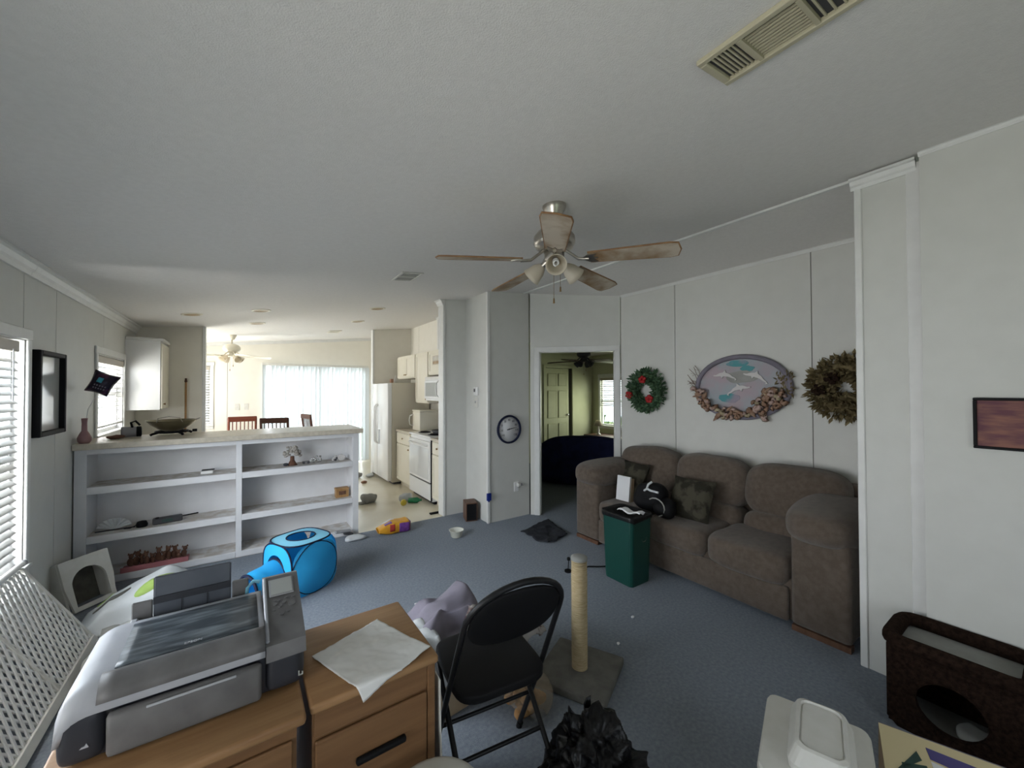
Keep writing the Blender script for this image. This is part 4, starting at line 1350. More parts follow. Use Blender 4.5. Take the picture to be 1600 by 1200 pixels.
lid.surf(lidf, NU, NV, th=0.022)
lo = lid.build('scanner_lid', M['psilver'], t, True)
B().surf(lambda u, v: lidf(0.22 + 0.745 * u, 0.175 + 0.66 * v) + Vector((0, 0, 0.0015)), 12, 8, th=0.002).build('lid_window', M['pglass'], lo, True)
B().surf(lambda u, v: lidf(0.17 + 0.83 * u, 0.006 + 0.155 * v) + Vector((0, -0.0012, 0.0012)), 12, 6, th=0.001).build('lid_lip', M['pgrey'], lo, True)
# control panel rising to the rear right
cp = B()
cp.add([(x, y, z) for x, dz in ((0.062, 0), (0.160, 0)) for y, z in ((1.278, 0.800), (1.290, 0.838), (1.40, 0.886), (1.52, 0.936), (1.545, 0.930), (1.56, 0.80))],
       [(0, 1, 2, 3, 4, 5), (11, 10, 9, 8, 7, 6)] + [(i, 6 + i, 6 + (i + 1) % 6, (i + 1) % 6) for i in range(6)])
cpo = cp.build('control_panel', M['pgrey'], t, True)
slope = math.atan2(0.05, 0.12)
MC = TM((0.111, 1.40, 0.886), slope, 0, 0)
B().box(-0.034, 0.034, 0.045, 0.115, 0.0, 0.004, 0.002, MC).build('screen_bezel', M['grey'], cpo, True)
B().box(-0.029, 0.029, 0.050, 0.110, 0.0035, 0.0055, 0, MC).build('screen', M['lcd'], cpo, True)
B().box(-0.0495, -0.040, -0.11, 0.128, -0.004, 0.006, 0.003, MC).build('silver_rim', M['psilver'], cpo, True)
for x, y, r in ((-0.020, 0.015, 0.005), (-0.010, 0.028, 0.005), (-0.020, 0.030, 0.0045), (-0.008, 0.004, 0.005), (-0.024, -0.005, 0.004), (0.004, 0.016, 0.005), (0.010, 0.032, 0.004),
                (0.024, 0.005, 0.010), (-0.005, -0.025, 0.006), (0.012, -0.020, 0.0045), (0.030, 0.030, 0.005)):
    B().cyl((x, y, -0.001), (x, y, 0.004), r, n=12, m=MC).build('button', M['pgrey'], cpo, True)
# rear paper support
ps = B().box(-0.213, -0.022, 1.600, 1.606, 0.850, 0.985, 0.004, TM((0, 0, 0), 0)).build('paper_support', M['psmoke'], t, True)
B().box(-0.213, -0.022, 1.596, 1.5995, 0.905, 0.925).build('cross_rib', M['pdark'], ps, True)
for x in (-0.148, -0.085):
    B().box(x, x + 0.003, 1.597, 1.5998, 0.855, 0.905).build('rib', M['pdark'], ps, True)
for x0, x1 in ((-0.262, -0.215), (-0.020, 0.026)):
    B().box(x0, x1, 1.602, 1.612, 0.840, 0.918, 0.003).build('support_wing', M['pgrey'], t, True)
B().box(-0.285, 0.055, 1.585, 1.64, 0.78, 0.846, 0.006).build('rear_feeder', M['pgrey'], t, True)
B().box(-0.262, -0.245, 1.578, 1.60, 0.846, 0.875, 0.003).build('edge_guide', M['psilver'], t, True)
B().tube([(0.02, 1.60, 0.85), (0.022, 1.605, 0.885), (0.04, 1.61, 0.90), (0.058, 1.605, 0.895)], 0.006, 6).build('cable_loop', M['bluelt'], t, True)


def text(s, size, m, mt, parent, name='lettering', depth=0.0006):
    cu = bpy.data.curves.new('lettering', 'FONT')
    cu.body = s
    cu.size = size
    cu.extrude = depth
    cu.align_x = 'CENTER'
    cu.align_y = 'CENTER'
    tmp = bpy.data.objects.new('tmp', cu)
    COL.objects.link(tmp)
    bpy.context.view_layer.update()
    me = bpy.data.meshes.new_from_object(tmp.evaluated_get(bpy.context.evaluated_depsgraph_get()))
    bpy.data.objects.remove(tmp)
    me.transform(PM[parent.name].inverted() @ m)
    me.materials.clear()
    me.materials.append(mt)
    o = bpy.data.objects.new(name, me)
    COL.objects.link(o)
    o.parent = parent
    PM[o.name] = PM[parent.name].copy()
    return o


text('EPSON', 0.0125, TM((-0.10, 1.355, 0.8815)), M['psilver'], lo)
B().prism([(-0.292, 0.0), (-0.277, 0.0), (-0.281, 0.009), (-0.2845, 0.004), (-0.288, 0.004)], 0, 0.002, Matrix(((1, 0, 0, 0), (0, 0, -1, 1.2825), (0, 1, 0, 0.748), (0, 0, 0, 1)))).build('emblem', M['psilver'], t, True)
B().box(0.140, 0.143, 1.2795, 1.2825, 0.735, 0.748).box(0.143, 0.149, 1.2795, 1.2825, 0.735, 0.738).box(0.149, 0.152, 1.2795, 1.2825, 0.735, 0.744).build('card_slot_mark', M['lcd'], t, True)

# white board beside the file cabinet, white stool at the bottom edge
b = B().surf(lambda u, v: Vector((0.538 + 0.035 * (1 - v) ** 2 + 0.006 * math.sin(3 * u), 1.19 + 0.22 * u, 0.01 + 0.60 * v)), 10, 12, th=0.004)
solo('white_foam_sheet', b, M['offwhite'], 'curved white foam sheet standing against the file cabinet side', 'sheet')
t = thing('white_stool', 'round white plastic stool at the bottom edge of the view', 'stool', (0.435, 0.995, 0.02))
B().lathe([(0, 0.432), (0.12, 0.432), (0.135, 0.425), (0.140, 0.41), (0.136, 0.39), (0.128, 0.39), (0.128, 0.41), (0, 0.415)], 32).build('seat', M['offwhite'], t)
for a in (0.8, 2.37, 3.94, 5.5):
    B().cyl((0.10 * math.cos(a), 0.10 * math.sin(a), 0.412), (0.135 * math.cos(a), 0.135 * math.sin(a), -0.02), 0.014, 0.011, 10).build('leg', M['offwhite'], t)

# ------------------------------------------------------------------ right foreground
t = thing('cat_cubby', 'dark brown plush cat cubby with a round doorway against the right wall', 'cat house', (2.64, 0.32, 0.0))
b = B()
# front face with a round hole, facing -X (plane X=2.49), coordinates (Y,Z)
cy, czz, R0 = 0.335, 0.165, 0.105
N = 32
inn = [(cy + R0 * math.cos(2 * PI * i / N), czz + R0 * math.sin(2 * PI * i / N)) for i in range(N)]
out_ = []
for y, z in inn:
    dx, dz = y - cy, z - czz
    s_ = min(((0.535 if dx > 0 else 0.115) - cy) / dx if abs(dx) > 1e-6 else 9, ((0.385 if dz > 0 else 0.0) - czz) / dz if abs(dz) > 1e-6 else 9)
    out_.append((cy + dx * s_, czz + dz * s_))
vs = [(x, y, z) for x in (2.490, 2.515) for r in (inn, out_) for y, z in r]
fs = []
for i in range(N):
    j = (i + 1) % N
    fs += [(i, j, N + j, N + i), (2 * N + i, 3 * N + i, 3 * N + j, 2 * N + j), (i, 2 * N + i, 2 * N + j, j), (N + i, N + j, 3 * N + j, 3 * N + i)]
b.add(vs, fs)
b.build('front_panel', M['brown'], t, True)
for x0, x1, y0, y1 in ((2.515, 2.80, 0.115, 0.14), (2.515, 2.80, 0.51, 0.535), (2.775, 2.80, 0.14, 0.51)):
    B().box(x0, x1, y0, y1, 0.0, 0.385).build('side_panel', M['brown'], t, True)
B().box(2.516, 2.774, 0.141, 0.509, 0.0, 0.02).build('floor_panel', M['greycl'], t, True)
B().box(2.516, 2.774, 0.141, 0.509, 0.345, 0.360).build('roof_tray', M['greycl'], t, True)
rim = [(2.495, 0.12), (2.795, 0.12), (2.795, 0.53), (2.495, 0.53)]
pp = []
for k in range(4):
    (xa, ya), (xb, yb), (xc, yc) = rim[k - 1], rim[k], rim[(k + 1) % 4]
    A, Bv, Cv = Vector((xa, ya, 0.385)), Vector((xb, yb, 0.385)), Vector((xc, yc, 0.385))
    p_, q_ = Bv + (A - Bv).normalized() * 0.06, Bv + (Cv - Bv).normalized() * 0.06
    for tt in (0, 0.33, 0.66, 1):
        pp.append(p_ * (1 - tt) ** 2 + Bv * 2 * tt * (1 - tt) + q_ * tt ** 2)
B().tube(pp, 0.032, 10, closed=True).build('padded_rim', M['brown'], t, True)
B().sbox((2.60, 0.27, 0.05), (0.14, 0.13, 0.06), 2.2, 8, amp=0.015, fr=20).build('cushion', M['greycl'], t, True)

t = thing('bin_lid', 'off-white swing-top bin lid on a milky storage tub', 'bin lid', (1.585, 0.515, 0.362))
ML = TM((1.575, 0.50, 0.362), 0.0, 0.0, 0.31)
def lidring(z, a, c):
    return [(sx * (a - 0.03) + 0.03 * math.cos(a0 + k * PI / 8), sy * (c - 0.03) + 0.03 * math.sin(a0 + k * PI / 8), z)
            for sx, sy, a0 in ((-1, -1, PI), (1, -1, 1.5 * PI), (1, 1, 0), (-1, 1, 0.5 * PI)) for k in range(5)]


def loft(rings, cap0=True, cap1=True, m=None, smooth=False):
    b = B()
    n = len(rings[0])
    vs = [p for r in rings for p in r]
    fs = [(k * n + i, k * n + (i + 1) % n, (k + 1) * n + (i + 1) % n, (k + 1) * n + i) for k in range(len(rings) - 1) for i in range(n)]
    if cap0:
        fs.append(list(range(n))[::-1])
    if cap1:
        fs.append([(len(rings) - 1) * n + i for i in range(n)])
    return b.add(vs, fs, m, smooth)


loft([lidring(0, 0.143, 0.084), lidring(0.025, 0.146, 0.087), lidring(0.070, 0.126, 0.068), lidring(0.074, 0.116, 0.058), lidring(0.066, 0.113, 0.055)], m=ML).build('lid_shell', M['offwhite'], t, True)
loft([lidring(0.0665, 0.111, 0.053), lidring(0.069, 0.109, 0.051)], m=ML).build('swing_flap', M['offwhite'], t, True)
t = thing('storage_tub', 'milky plastic storage tub below the swing-top lid', 'tub', (1.575, 0.515, 0.0), 0.31)
loft([lidring(0, 0.15, 0.11), lidring(0.005, 0.155, 0.115), lidring(0.335, 0.185, 0.14), lidring(0.335, 0.196, 0.150), lidring(0.347, 0.196, 0.150), lidring(0.347, 0.180, 0.134), lidring(0.03, 0.150, 0.11)]).build('tub_wall', M['offwhite'], t)
loft([lidring(0.3475, 0.192, 0.146), lidring(0.360, 0.190, 0.144)]).build('tub_cover', M['offwhite'], t)
B().box(-0.215, -0.197, -0.03, 0.03, 0.29, 0.345, 0.004).build('latch', M['offwhite'], t)

t = thing('patterned_board', 'cream board printed with green and violet geometric shapes in the bottom right corner', 'board', (1.95, 0.25, 0.0))
BA, BB_, BC = Vector((1.962, 0.446, 0.302)), Vector((2.085, 0.108, 0.300)), Vector((1.745, 0.382, 0.300))
ux, uy_ = (BB_ - BA), (BC - BA)
ux, uy_ = ux * 1.25, uy_ * 1.35
nb = ux.cross(uy_).normalized()
if nb.z < 0:
    nb = -nb


def bp(u, v, h_=0.0):
    return BA + ux * u + uy_ * v + nb * h_


def bslab(poly, h0, h1):
    n = len(poly)
    b = B()
    vs = [bp(u, v, h0) for u, v in poly] + [bp(u, v, h1) for u, v in poly]
    return b.add(vs, [list(range(n)), list(range(n, 2 * n))[::-1]] + [(i, n + i, n + (i + 1) % n, (i + 1) % n) for i in range(n)])


bslab([(0, 0), (1, 0), (1, 1), (0, 1)], -0.30, 0.0).build('box_body', M['cardboard'], t, True)
bslab([(0, 0), (1, 0), (1, 1), (0, 1)], 0.0003, 0.006).build('board_face', M['cork'], t, True)
bslab([(0.20, 0.28), (0.22, 0.40), (0.05, 0.74)], 0.0063, 0.0073).build('printed_shape', M['dgreen'], t, True)
bslab([(0.10, 0.55), (0.24, 0.46), (0.25, 0.80), (0.12, 0.95)], 0.0063, 0.0073).build('printed_shape', M['dgreen'], t, True)
bslab([(0.26, 0.16), (0.75, 0.20), (0.72, 0.42), (0.27, 0.33)], 0.0063, 0.0073).build('printed_shape', M['violet'], t, True)
bslab([(0.27, 0.36), (0.72, 0.45), (0.60, 0.60), (0.28, 0.60)], 0.0063, 0.0073).build('printed_shape', M['paper'], t, True)
bslab([(0.0, 0.0), (1, 0), (1, 0.012), (0, 0.012)], 0.0063, 0.007).build('border', M['lav'], t, True)

# picture on the right wall
t = thing('framed_picture', 'wide dark-framed purple sunset picture on the right wall', 'picture', (2.82, 0.0, 1.27))
for y0, y1, za, zb in ((-0.245, 0.288, 1.493, 1.505), (-0.245, 0.288, 1.272, 1.284), (0.276, 0.288, 1.284, 1.493), (-0.245, -0.233, 1.284, 1.493)):
    B().box(2.798, 2.8195, y0, y1, za, zb, 0.002).build('frame_rail', M['black'], t, True)
B().box(2.808, 2.8195, -0.233, 0.276, 1.284, 1.493).build('print', M['sunset'], t, True)

# ------------------------------------------------------------------ ceiling fan
def fan(name, label, c, zt, R, angs, mb, me_, ms, mshade, nsh, sh0, rod=0.06, parts=True, tipz=0.0, group=None, pitch=-0.20, bulb=True):
    """c: (x,y); zt: ceiling height"""
    t = thing(name, label, 'ceiling fan', (c[0], c[1], zt), 0, group)
    B().lathe([(0, 0.02), (0.066, 0.02), (0.068, -0.012), (0.060, -0.030), (0.040, -0.066), (0.034, -0.078), (0, -0.078)], 24).build('canopy', ms, t)
    B().cyl((0, 0, -0.07), (0, 0, -0.10 - rod), 0.012, n=10).build('downrod', ms, t)
    z = -0.085 - rod
    B().lathe([(0, z), (0.05, z), (0.095, z - 0.02), (0.118, z - 0.05), (0.120, z - 0.085), (0.105, z - 0.11), (0.075, z - 0.125), (0.06, z - 0.13), (0, z - 0.13)], 28).build('motor', ms, t)
    zb = z - 0.128
    B().lathe([(0, zb), (0.058, zb), (0.056, zb - 0.05), (0.040, zb - 0.075), (0, zb - 0.08)], 20).build('switch_housing', ms, t)
    for a in angs:
        mr = Matrix.Rotation(a, 4, 'Z')
        mp = mr @ TM((0, 0, zb - 0.052 + tipz), pitch, 0.045, 0)
        bl = B().prism([(0.20, -0.050), (0.21, -0.056), (R - 0.05, -0.068), (R - 0.012, -0.060), (R, 0.0), (R - 0.012, 0.060), (R - 0.05, 0.068), (0.21, 0.056), (0.20, 0.050)], -0.003, 0.004, mp).build('blade', mb, t)
        if parts:
            pl = [(0.20, -0.052), (R - 0.05, -0.070), (R - 0.010, -0.061), (R + 0.003, 0.0), (R - 0.010, 0.061), (R - 0.05, 0.070), (0.20, 0.052)]
            B().tube([mp @ Vector((x, y, 0.0005)) for x, y in pl], 0.0045, 6).build('edge_band', me_, bl)
        ir = B().tube([mr @ Vector((0.055, 0, zb + 0.004)), mr @ Vector((0.10, 0, zb - 0.030)), mr @ Vector((0.14, 0, zb - 0.062)), mp @ Vector((0.20, 0, -0.008))], 0.009, 6)
        ir.prism([(0.17, -0.012), (0.20, -0.038), (0.245, -0.040), (0.225, -0.012), (0.25, 0.0), (0.225, 0.012), (0.245, 0.040), (0.20, 0.038), (0.17, 0.012)], -0.009, -0.0035, mp)
        ir.build('blade_iron', ms, t)
    for k in range(nsh):
        a = sh0 + 2 * PI * k / nsh
        mm = Matrix.Rotation(a, 4, 'Z') @ TM((0.052, 0, zb - 0.055), 0, PI - 0.95, 0)
        arm = B().cyl((0, 0, -0.012), (0, 0, 0.035), 0.017, n=12, m=mm).build('lamp_holder', ms, t)
        B().lathe([(0.018, 0.028), (0.028, 0.040), (0.042, 0.065), (0.050, 0.10), (0.058, 0.125), (0.055, 0.125), (0.046, 0.10), (0.038, 0.066), (0.024, 0.042), (0.016, 0.03)], 20, mm).build('shade', mshade, t)
        if bulb:
            pts = []
            for i in range(40):
                q = i / 39
                pts.append(mm @ Vector((0.014 * math.cos(q * 6 * PI), 0.014 * math.sin(q * 6 * PI), 0.055 + 0.045 * q)))
            B().tube(pts, 0.0045, 6).build('bulb', M['paper'], t)
    for x, y, l in ((0.02, -0.028, 0.11), (-0.022, -0.02, 0.18)):
        B().cyl((x, y, zb - 0.06), (x, y, zb - 0.10 - l), 0.0012, n=5).build('pull_chain', M['brass'], t)
        B().lathe([(0, 0.03), (0.004, 0.026), (0.005, 0.008), (0.0065, 0.0), (0, 0)], 8, c=(x, y, zb - 0.125 - l)).build('pull', M['brass'], t)
    return t


fan('ceiling_fan', 'brushed nickel ceiling fan with five whitewashed blades in the living room', (1.475, 1.705), zc(1.475), 0.665,
    [math.radians(v) for v in (158, 86, 14, -58, -130)], M['blade'], M['bladeedge'], M['steel'], M['frost'], 3, math.radians(-127), rod=0.05)
fan('ceiling_fan', 'white ceiling fan with glass shades hanging in the dining area', (-0.12, 7.75), zc(-0.12), 0.55,
    [math.radians(v) for v in (5, 77, 149, 221, 293)], M['cab'], M['cab'], M['cab'], M['frost'], 4, 0.6, rod=0.06, parts=False, bulb=False)
fan('ceiling_fan', 'dark ceiling fan with grey shades in the bedroom', (4.95, 4.95), zc(4.95), 0.66,
    [math.radians(v) for v in (-20, 52, 124, 196, 268)], M['dwood'], M['dwood'], M['dark'], M['dark'], 4, 0.3, rod=0.22, parts=False, bulb=False)

# ------------------------------------------------------------------ registers and recessed lights
SL = math.atan(S)


def register(label, cx, cy, sx, sy, sections, mt, dark, tz=0.010, grid=None):
    t = thing('ceiling_vent', label, 'vent', (cx, cy, zc(cx)))
    t.rotation_euler = (0, -SL, 0)
    b = B()
    fr = 0.022
    for x0, x1, y0, y1 in ((-sx / 2, -sx / 2 + fr, -sy / 2, sy / 2), (sx / 2 - fr, sx / 2, -sy / 2, sy / 2), (-sx / 2 + fr, sx / 2 - fr, -sy / 2, -sy / 2 + fr), (-sx / 2 + fr, sx / 2 - fr, sy / 2 - fr, sy / 2)):
        b.box(x0, x1, y0, y1, -tz, -0.0005, 0.003)
    b.build('frame', mt, t)
    B().box(-sx / 2 + fr, sx / 2 - fr, -sy / 2 + fr, sy / 2 - fr, -0.0025, -0.0005).build('duct_shade', dark, t)  # flat dark sheet painted for the shaded hollow behind the louvres
    L = sy - 2 * fr
    y = -sy / 2 + fr
    for k, (frac, n, way) in enumerate(sections):
        l = L * frac
        if k:
            B().box(-sx / 2 + fr, sx / 2 - fr, y - 0.006, y + 0.006, -tz, -0.003).build('crossbar', mt, t)
        for i in range(n):
            if way == 'y':      # louvres run along Y
                x = -sx / 2 + fr + (sx - 2 * fr) * (i + 0.5) / n
                B().box(x - 0.0028, x + 0.0028, y + 0.007, y + l - 0.007, -0.0085, -0.0032).build('louvre', mt, t)
            else:
                yy = y + 0.007 + (l - 0.014) * (i + 0.5) / n
                B().box(-sx / 2 + fr + 0.001, sx / 2 - fr - 0.001, yy - 0.0025, yy + 0.0025, -0.0085, -0.0032).build('louvre', mt, t)
        y += l
    return t


register('large yellowed ceiling register with three louvred sections at the top of the view', 1.257, 0.475, 0.19, 0.39,
         [(0.30, 4, 'x'), (0.42, 10, 'y'), (0.28, 7, 'x')], mat('yellowed_enamel', (0.50, 0.46, 0.33), 0.5), M['dark'], 0.016)
register('small white ceiling register between the living room and the kitchen', 1.24, 3.46, 0.20, 0.30, [(0.5, 3, 'x'), (0.5, 3, 'x')], M['offwhite'], M['dark'])
register('small cream ceiling register far back in the dining area', 1.37, 7.56, 0.20, 0.32, [(1.0, 8, 'y')], M['cab'], M['grey'])
tanm = mat('tan_reflector', (0.36, 0.25, 0.13), 0.5)
for (x, y), nm in zip(((-0.453, 5.658), (0.191, 5.367), (0.184, 6.42), (1.476, 6.302), (1.452, 5.155)),
                      ('recessed ceiling light nearest the left partition', 'front middle recessed ceiling light with the widest white ring', 'rear recessed ceiling light behind the white-ringed one',
                       'rear right recessed ceiling light', 'front right recessed ceiling light near the kitchen partition')):
    t = thing('recessed_light', nm, 'light', (x, y, zc(x)), 0, 'recessed kitchen lights')
    t.rotation_euler = (0, -SL, 0)
    B().lathe([(0.100, -0.0005), (0.098, -0.007), (0.076, -0.009), (0.074, -0.003)], 24).build('trim_ring', M['cab'], t)
    B().lathe([(0.074, -0.006), (0.05, -0.0045), (0, -0.004)], 24).build('reflector', tanm, t)

# ------------------------------------------------------------------ kitchen
def knob(parent, x, y, z):
    B().lathe([(0.005, 0), (0.005, 0.010), (0.013, 0.016), (0.012, 0.022), (0, 0.024)], 10, TM((x, y, z), 0, -PI / 2, 0)).build('knob', M['brass'], parent, True)


def cab_unit(name, label, x0, x1, y0, y1, z0, z1, doors, cat='cabinet', toe=0.0, knobz='low', drawer=False):
    """cabinet whose doors face -X; doors = number of doors"""
    t = thing(name, label, cat, ((x0 + x1) / 2, (y0 + y1) / 2, z0))
    B().box(x0, x1, y0, y1, z0 + toe, z1).build('carcass', M['cab'], t, True)
    if toe:
        B().box(x0 + 0.06, x1, y0, y1, z0, z0 + toe).build('toe_kick', M['beige'], t, True)
    zt = z1 - 0.015
    n = doors
    wd = (y1 - y0 - 0.02) / n
    if drawer:
        d = B().box(x0 - 0.018, x0 - 0.0005, y0 + 0.01, y1 - 0.01, z1 - 0.17, zt, 0.003).build('drawer_front', M['cab'], t, True)
        knob(d, x0 - 0.018, (y0 + y1) / 2, z1 - 0.09)
        zt = z1 - 0.185
    for i in range(n):
        a, c = y0 + 0.01 + wd * i + 0.003, y0 + 0.01 + wd * (i + 1) - 0.003
        zb = z0 + toe + 0.015
        d = B()
        f = 0.045
        d.box(x0 - 0.012, x0 - 0.0005, a, c, zb, zt)
        for (p, q, r, s_) in ((a, a + f, zb, zt), (c - f, c, zb, zt), (a + f, c - f, zb, zb + f), (a + f, c - f, zt - f, zt)):
            d.box(x0 - 0.019, x0 - 0.012, p, q, r, s_)
        d = d.build('door', M['cab'], t, True)
        ky = (c - 0.03 if i == 0 else a + 0.03) if n > 1 else a + 0.035
        knob(d, x0 - 0.019, ky, zb + 0.05 if knobz == 'low' else zt - 0.05)
    return t


t = thing('wall_cabinet', 'white wall cabinet hung on the left wall above the bar', 'cabinet', (XL + 0.16, 6.38, 1.32))
B().box(XL + 0.001, -0.775, 6.13, 6.65, 1.325, 2.13).build('carcass', M['white'], t, True)
d = B().box(-0.7745, -0.756, 6.14, 6.64, 1.335, 2.10, 0.003).build('door', M['cab'], t, True)
B().lathe([(0.005, 0), (0.005, 0.010), (0.013, 0.016), (0.012, 0.022), (0, 0.024)], 10, TM((-0.756, 6.20, 1.39), 0, PI / 2, 0)).build('knob', M['brass'], d, True)
B().box(XL + 0.001, -0.745, 6.115, 6.65, 2.1305, 2.165, 0.008).build('cornice', M['trim'], t, True)

cab_unit('wall_cabinet', 'two-door cream cabinet above the refrigerator', 2.41, 2.725, 6.31, 7.20, 1.745, 2.15, 2)
cab_unit('wall_cabinet', 'tall single-door cream cabinet beside the microwave', 2.41, 2.725, 5.765, 6.295, 1.335, 2.15, 1)
t = cab_unit('wall_cabinet', 'cream cabinet with a slotted vent panel above the microwave', 2.41, 2.63, 4.97, 5.75, 1.775, 2.15, 1)
gr = B().box(2.388, 2.3905, 5.12, 5.58, 1.92, 2.06).build('vent_panel', M['laminate'], t, True)
for i in range(8):
    B().box(2.384, 2.3875, 5.14 + 0.055 * i, 5.165 + 0.055 * i, 1.935, 1.975).build('slot', M['lwood'], gr, True)
    B().box(2.384, 2.3875, 5.14 + 0.055 * i, 5.165 + 0.055 * i, 1.99, 2.045).build('slot', M['offwhite'], gr, True)
t = thing('microwave', 'white over-range microwave mounted under the kitchen cabinet', 'microwave', (2.48, 5.36, 1.38))
B().box(2.345, 2.63, 4.98, 5.74, 1.385, 1.745, 0.006).build('case', M['white'], t, True)
d = B().box(2.325, 2.3445, 5.17, 5.735, 1.415, 1.69, 0.005).build('door', M['white'], t, True)
B().box(2.3225, 2.3248, 5.26, 5.69, 1.45, 1.655).build('door_window', M['lcd'], d, True)
B().tube([(2.325, 5.205, 1.44), (2.285, 5.205, 1.48), (2.28, 5.205, 1.56), (2.285, 5.205, 1.64), (2.325, 5.205, 1.68)], 0.010, 8).build('handle', M['white'], d, True)
B().box(2.327, 2.3445, 4.985, 5.165, 1.415, 1.69, 0.003).build('keypad', M['offwhite'], t, True)
B().box(2.33, 2.3445, 4.99, 5.73, 1.70, 1.74, 0.002).build('vent_grille', M['offwhite'], t, True)

cab_unit('base_cabinet', 'cream base cabinet between the range and the refrigerator', 2.13, 2.72, 5.775, 6.40, 0, 0.868, 1, toe=0.09, knobz='high', drawer=True)
cab_unit('base_cabinet', 'cream base cabinet between the range and the kitchen partition', 2.13, 2.72, 4.575, 4.955, 0, 0.868, 1, toe=0.09, knobz='high', drawer=True)
for y0, y1, nm in ((5.775, 6.405, 'beige laminate kitchen worktop beside the refrigerator'), (4.575, 4.955, 'beige laminate kitchen worktop beside the kitchen partition')):
    solo('worktop', B().box(2.10, 2.72, y0, y1, 0.8685, 0.905, 0.005), M['laminate'], nm, 'worktop')

t = thing('kitchen_range', 'white electric range with a black-trimmed oven door', 'range', (2.41, 5.365, 0))
B().box(2.125, 2.715, 4.965, 5.765, 0.04, 0.885).build('body', M['white'], t, True)
B().box(2.16, 2.71, 4.98, 5.75, 0.0, 0.0395).build('plinth', M['black'], t, True)
B().box(2.095, 2.715, 4.963, 5.767, 0.8855, 0.915, 0.008).build('cooktop', M['white'], t, True)
for x, y, r in ((2.26, 5.17, 0.09), (2.26, 5.56, 0.075), (2.52, 5.17, 0.075), (2.52, 5.56, 0.09)):
    bu = B().lathe([(r + 0.02, 0.9155), (r + 0.018, 0.919), (0, 0.917)], 20, c=(x, y, 0)).build('drip_bowl', M['dark'], t, True)
    B().tube([(x + r * (0.2 + 0.8 * k / 40) * math.cos(k * 0.47), y + r * (0.2 + 0.8 * k / 40) * math.sin(k * 0.47), 0.925) for k in range(41)], 0.006, 5).build('coil', M['black'], bu, True)
d = B().box(2.092, 2.1245, 4.975, 5.757, 0.295, 0.84, 0.006).build('oven_door', M['white'], t, True)
B().box(2.0885, 2.0918, 5.02, 5.71, 0.33, 0.75).build('oven_window', mat('oven_glass_reflection', (0.62, 0.63, 0.63), 0.08, spec=0.8), d, True)  # pale colour imitates the reflection on the oven window
B().tube([(2.092, 5.06, 0.79), (2.055, 5.07, 0.79), (2.055, 5.66, 0.79), (2.092, 5.67, 0.79)], 0.011, 8).build('handle', M['white'], d, True)
B().box(2.110, 2.1245, 4.97, 5.76, 0.278, 0.292).build('black_trim', M['black'], t, True)
B().box(2.105, 2.1245, 4.966, 4.974, 0.05, 0.87).build('black_trim', M['black'], t, True)
B().box(2.096, 2.1245, 4.975, 5.757, 0.055, 0.275, 0.006).build('storage_drawer', M['white'], t, True)
B().box(2.65, 2.715, 4.97, 5.76, 0.916, 1.08, 0.006).build('backguard', M['white'], t, True)
t = thing('frying_pan', 'dark pan left on the range top', 'pan', (2.33, 5.15, 0.932))
B().lathe([(0, 0), (0.10, 0), (0.13, 0.05), (0.126, 0.05), (0.097, 0.006), (0, 0.006)], 22).build('pan_body', M['dark'], t)
B().box(-0.012, 0.012, -0.28, -0.125, 0.035, 0.05, 0.004).build('handle', M['black'], t)

t = thing('bread_machine', 'cream boxy appliance with a loop handle on the kitchen worktop', 'appliance', (2.42, 5.98, 0.9055))
B().box(-0.14, 0.16, -0.17, 0.15, 0.0, 0.30, 0.015, seg=2).build('case', M['cab'], t)
B().box(-0.145, 0.165, -0.175, 0.155, 0.301, 0.325, 0.008).build('lid', M['cab'], t)
B().tube([(-0.14, 0.11, 0.25), (-0.185, 0.13, 0.23), (-0.195, 0.135, 0.16), (-0.185, 0.13, 0.09), (-0.14, 0.11, 0.07)], 0.009, 8).build('handle', M['offwhite'], t)

t = thing('refrigerator', 'white side-by-side refrigerator with beige sides', 'refrigerator', (2.33, 6.88, 0))
B().box(2.045, 2.70, 6.425, 7.345, 0.03, 1.665, 0.006).build('cabinet', M['beige'], t, True)
B().box(2.07, 2.68, 6.44, 7.33, 0.0, 0.0295).build('base_grille', M['dark'], t, True)
for a, c in ((6.425, 7.005), (7.015, 7.345)):
    d = B().box(1.975, 2.0445, a, c, 0.06, 1.66, 0.012, seg=2).build('door', M['white'], t, True)
    ky = 6.965 if a < 6.5 else 7.05
    B().tube([(1.975, ky, 0.62), (1.935, ky, 0.66), (1.925, ky, 0.98), (1.935, ky, 1.26), (1.975, ky, 1.30)], 0.014, 8).build('handle', M['white'], d, True)
solo('towel_strip', B().box(1.955, 1.962, 6.86, 6.90, 0.62, 0.86, 0.002).box(1.955, 1.974, 6.86, 6.90, 0.855, 0.865), M['whitecl'], 'white cloth strip hanging on the refrigerator door', 'cloth')
solo('small_carton', B().box(2.06, 2.10, 6.52, 6.60, 1.6655, 1.73, 0.003), M['clayp'], 'small brown carton on top of the refrigerator', 'carton')
solo('white_bottle', B().lathe([(0, 0), (0.022, 0), (0.024, 0.07), (0.010, 0.10), (0.010, 0.13), (0, 0.13)], 14, TM((2.16, 6.60, 1.6655))), M['offwhite'], 'slim white bottle on top of the refrigerator', 'bottle')
t = thing('broom', 'wooden broom handle standing against the cream partition', 'broom', (-0.586, 6.60, 0.0))
B().cyl((0, 0, 0.25), (0, 0.03, 1.66), 0.011, n=10).build('handle', M['lwood'], t)
B().lathe([(0.011, 0), (0.017, 0.015), (0.011, 0.03), (0.013, 0.05), (0, 0.056)], 10, c=(0, 0.03, 1.655)).build('finial', M['dwood'], t)
B().box(-0.12, 0.12, -0.02, 0.02, 0.0, 0.25, 0.015).build('brush', M['sisal'], t)
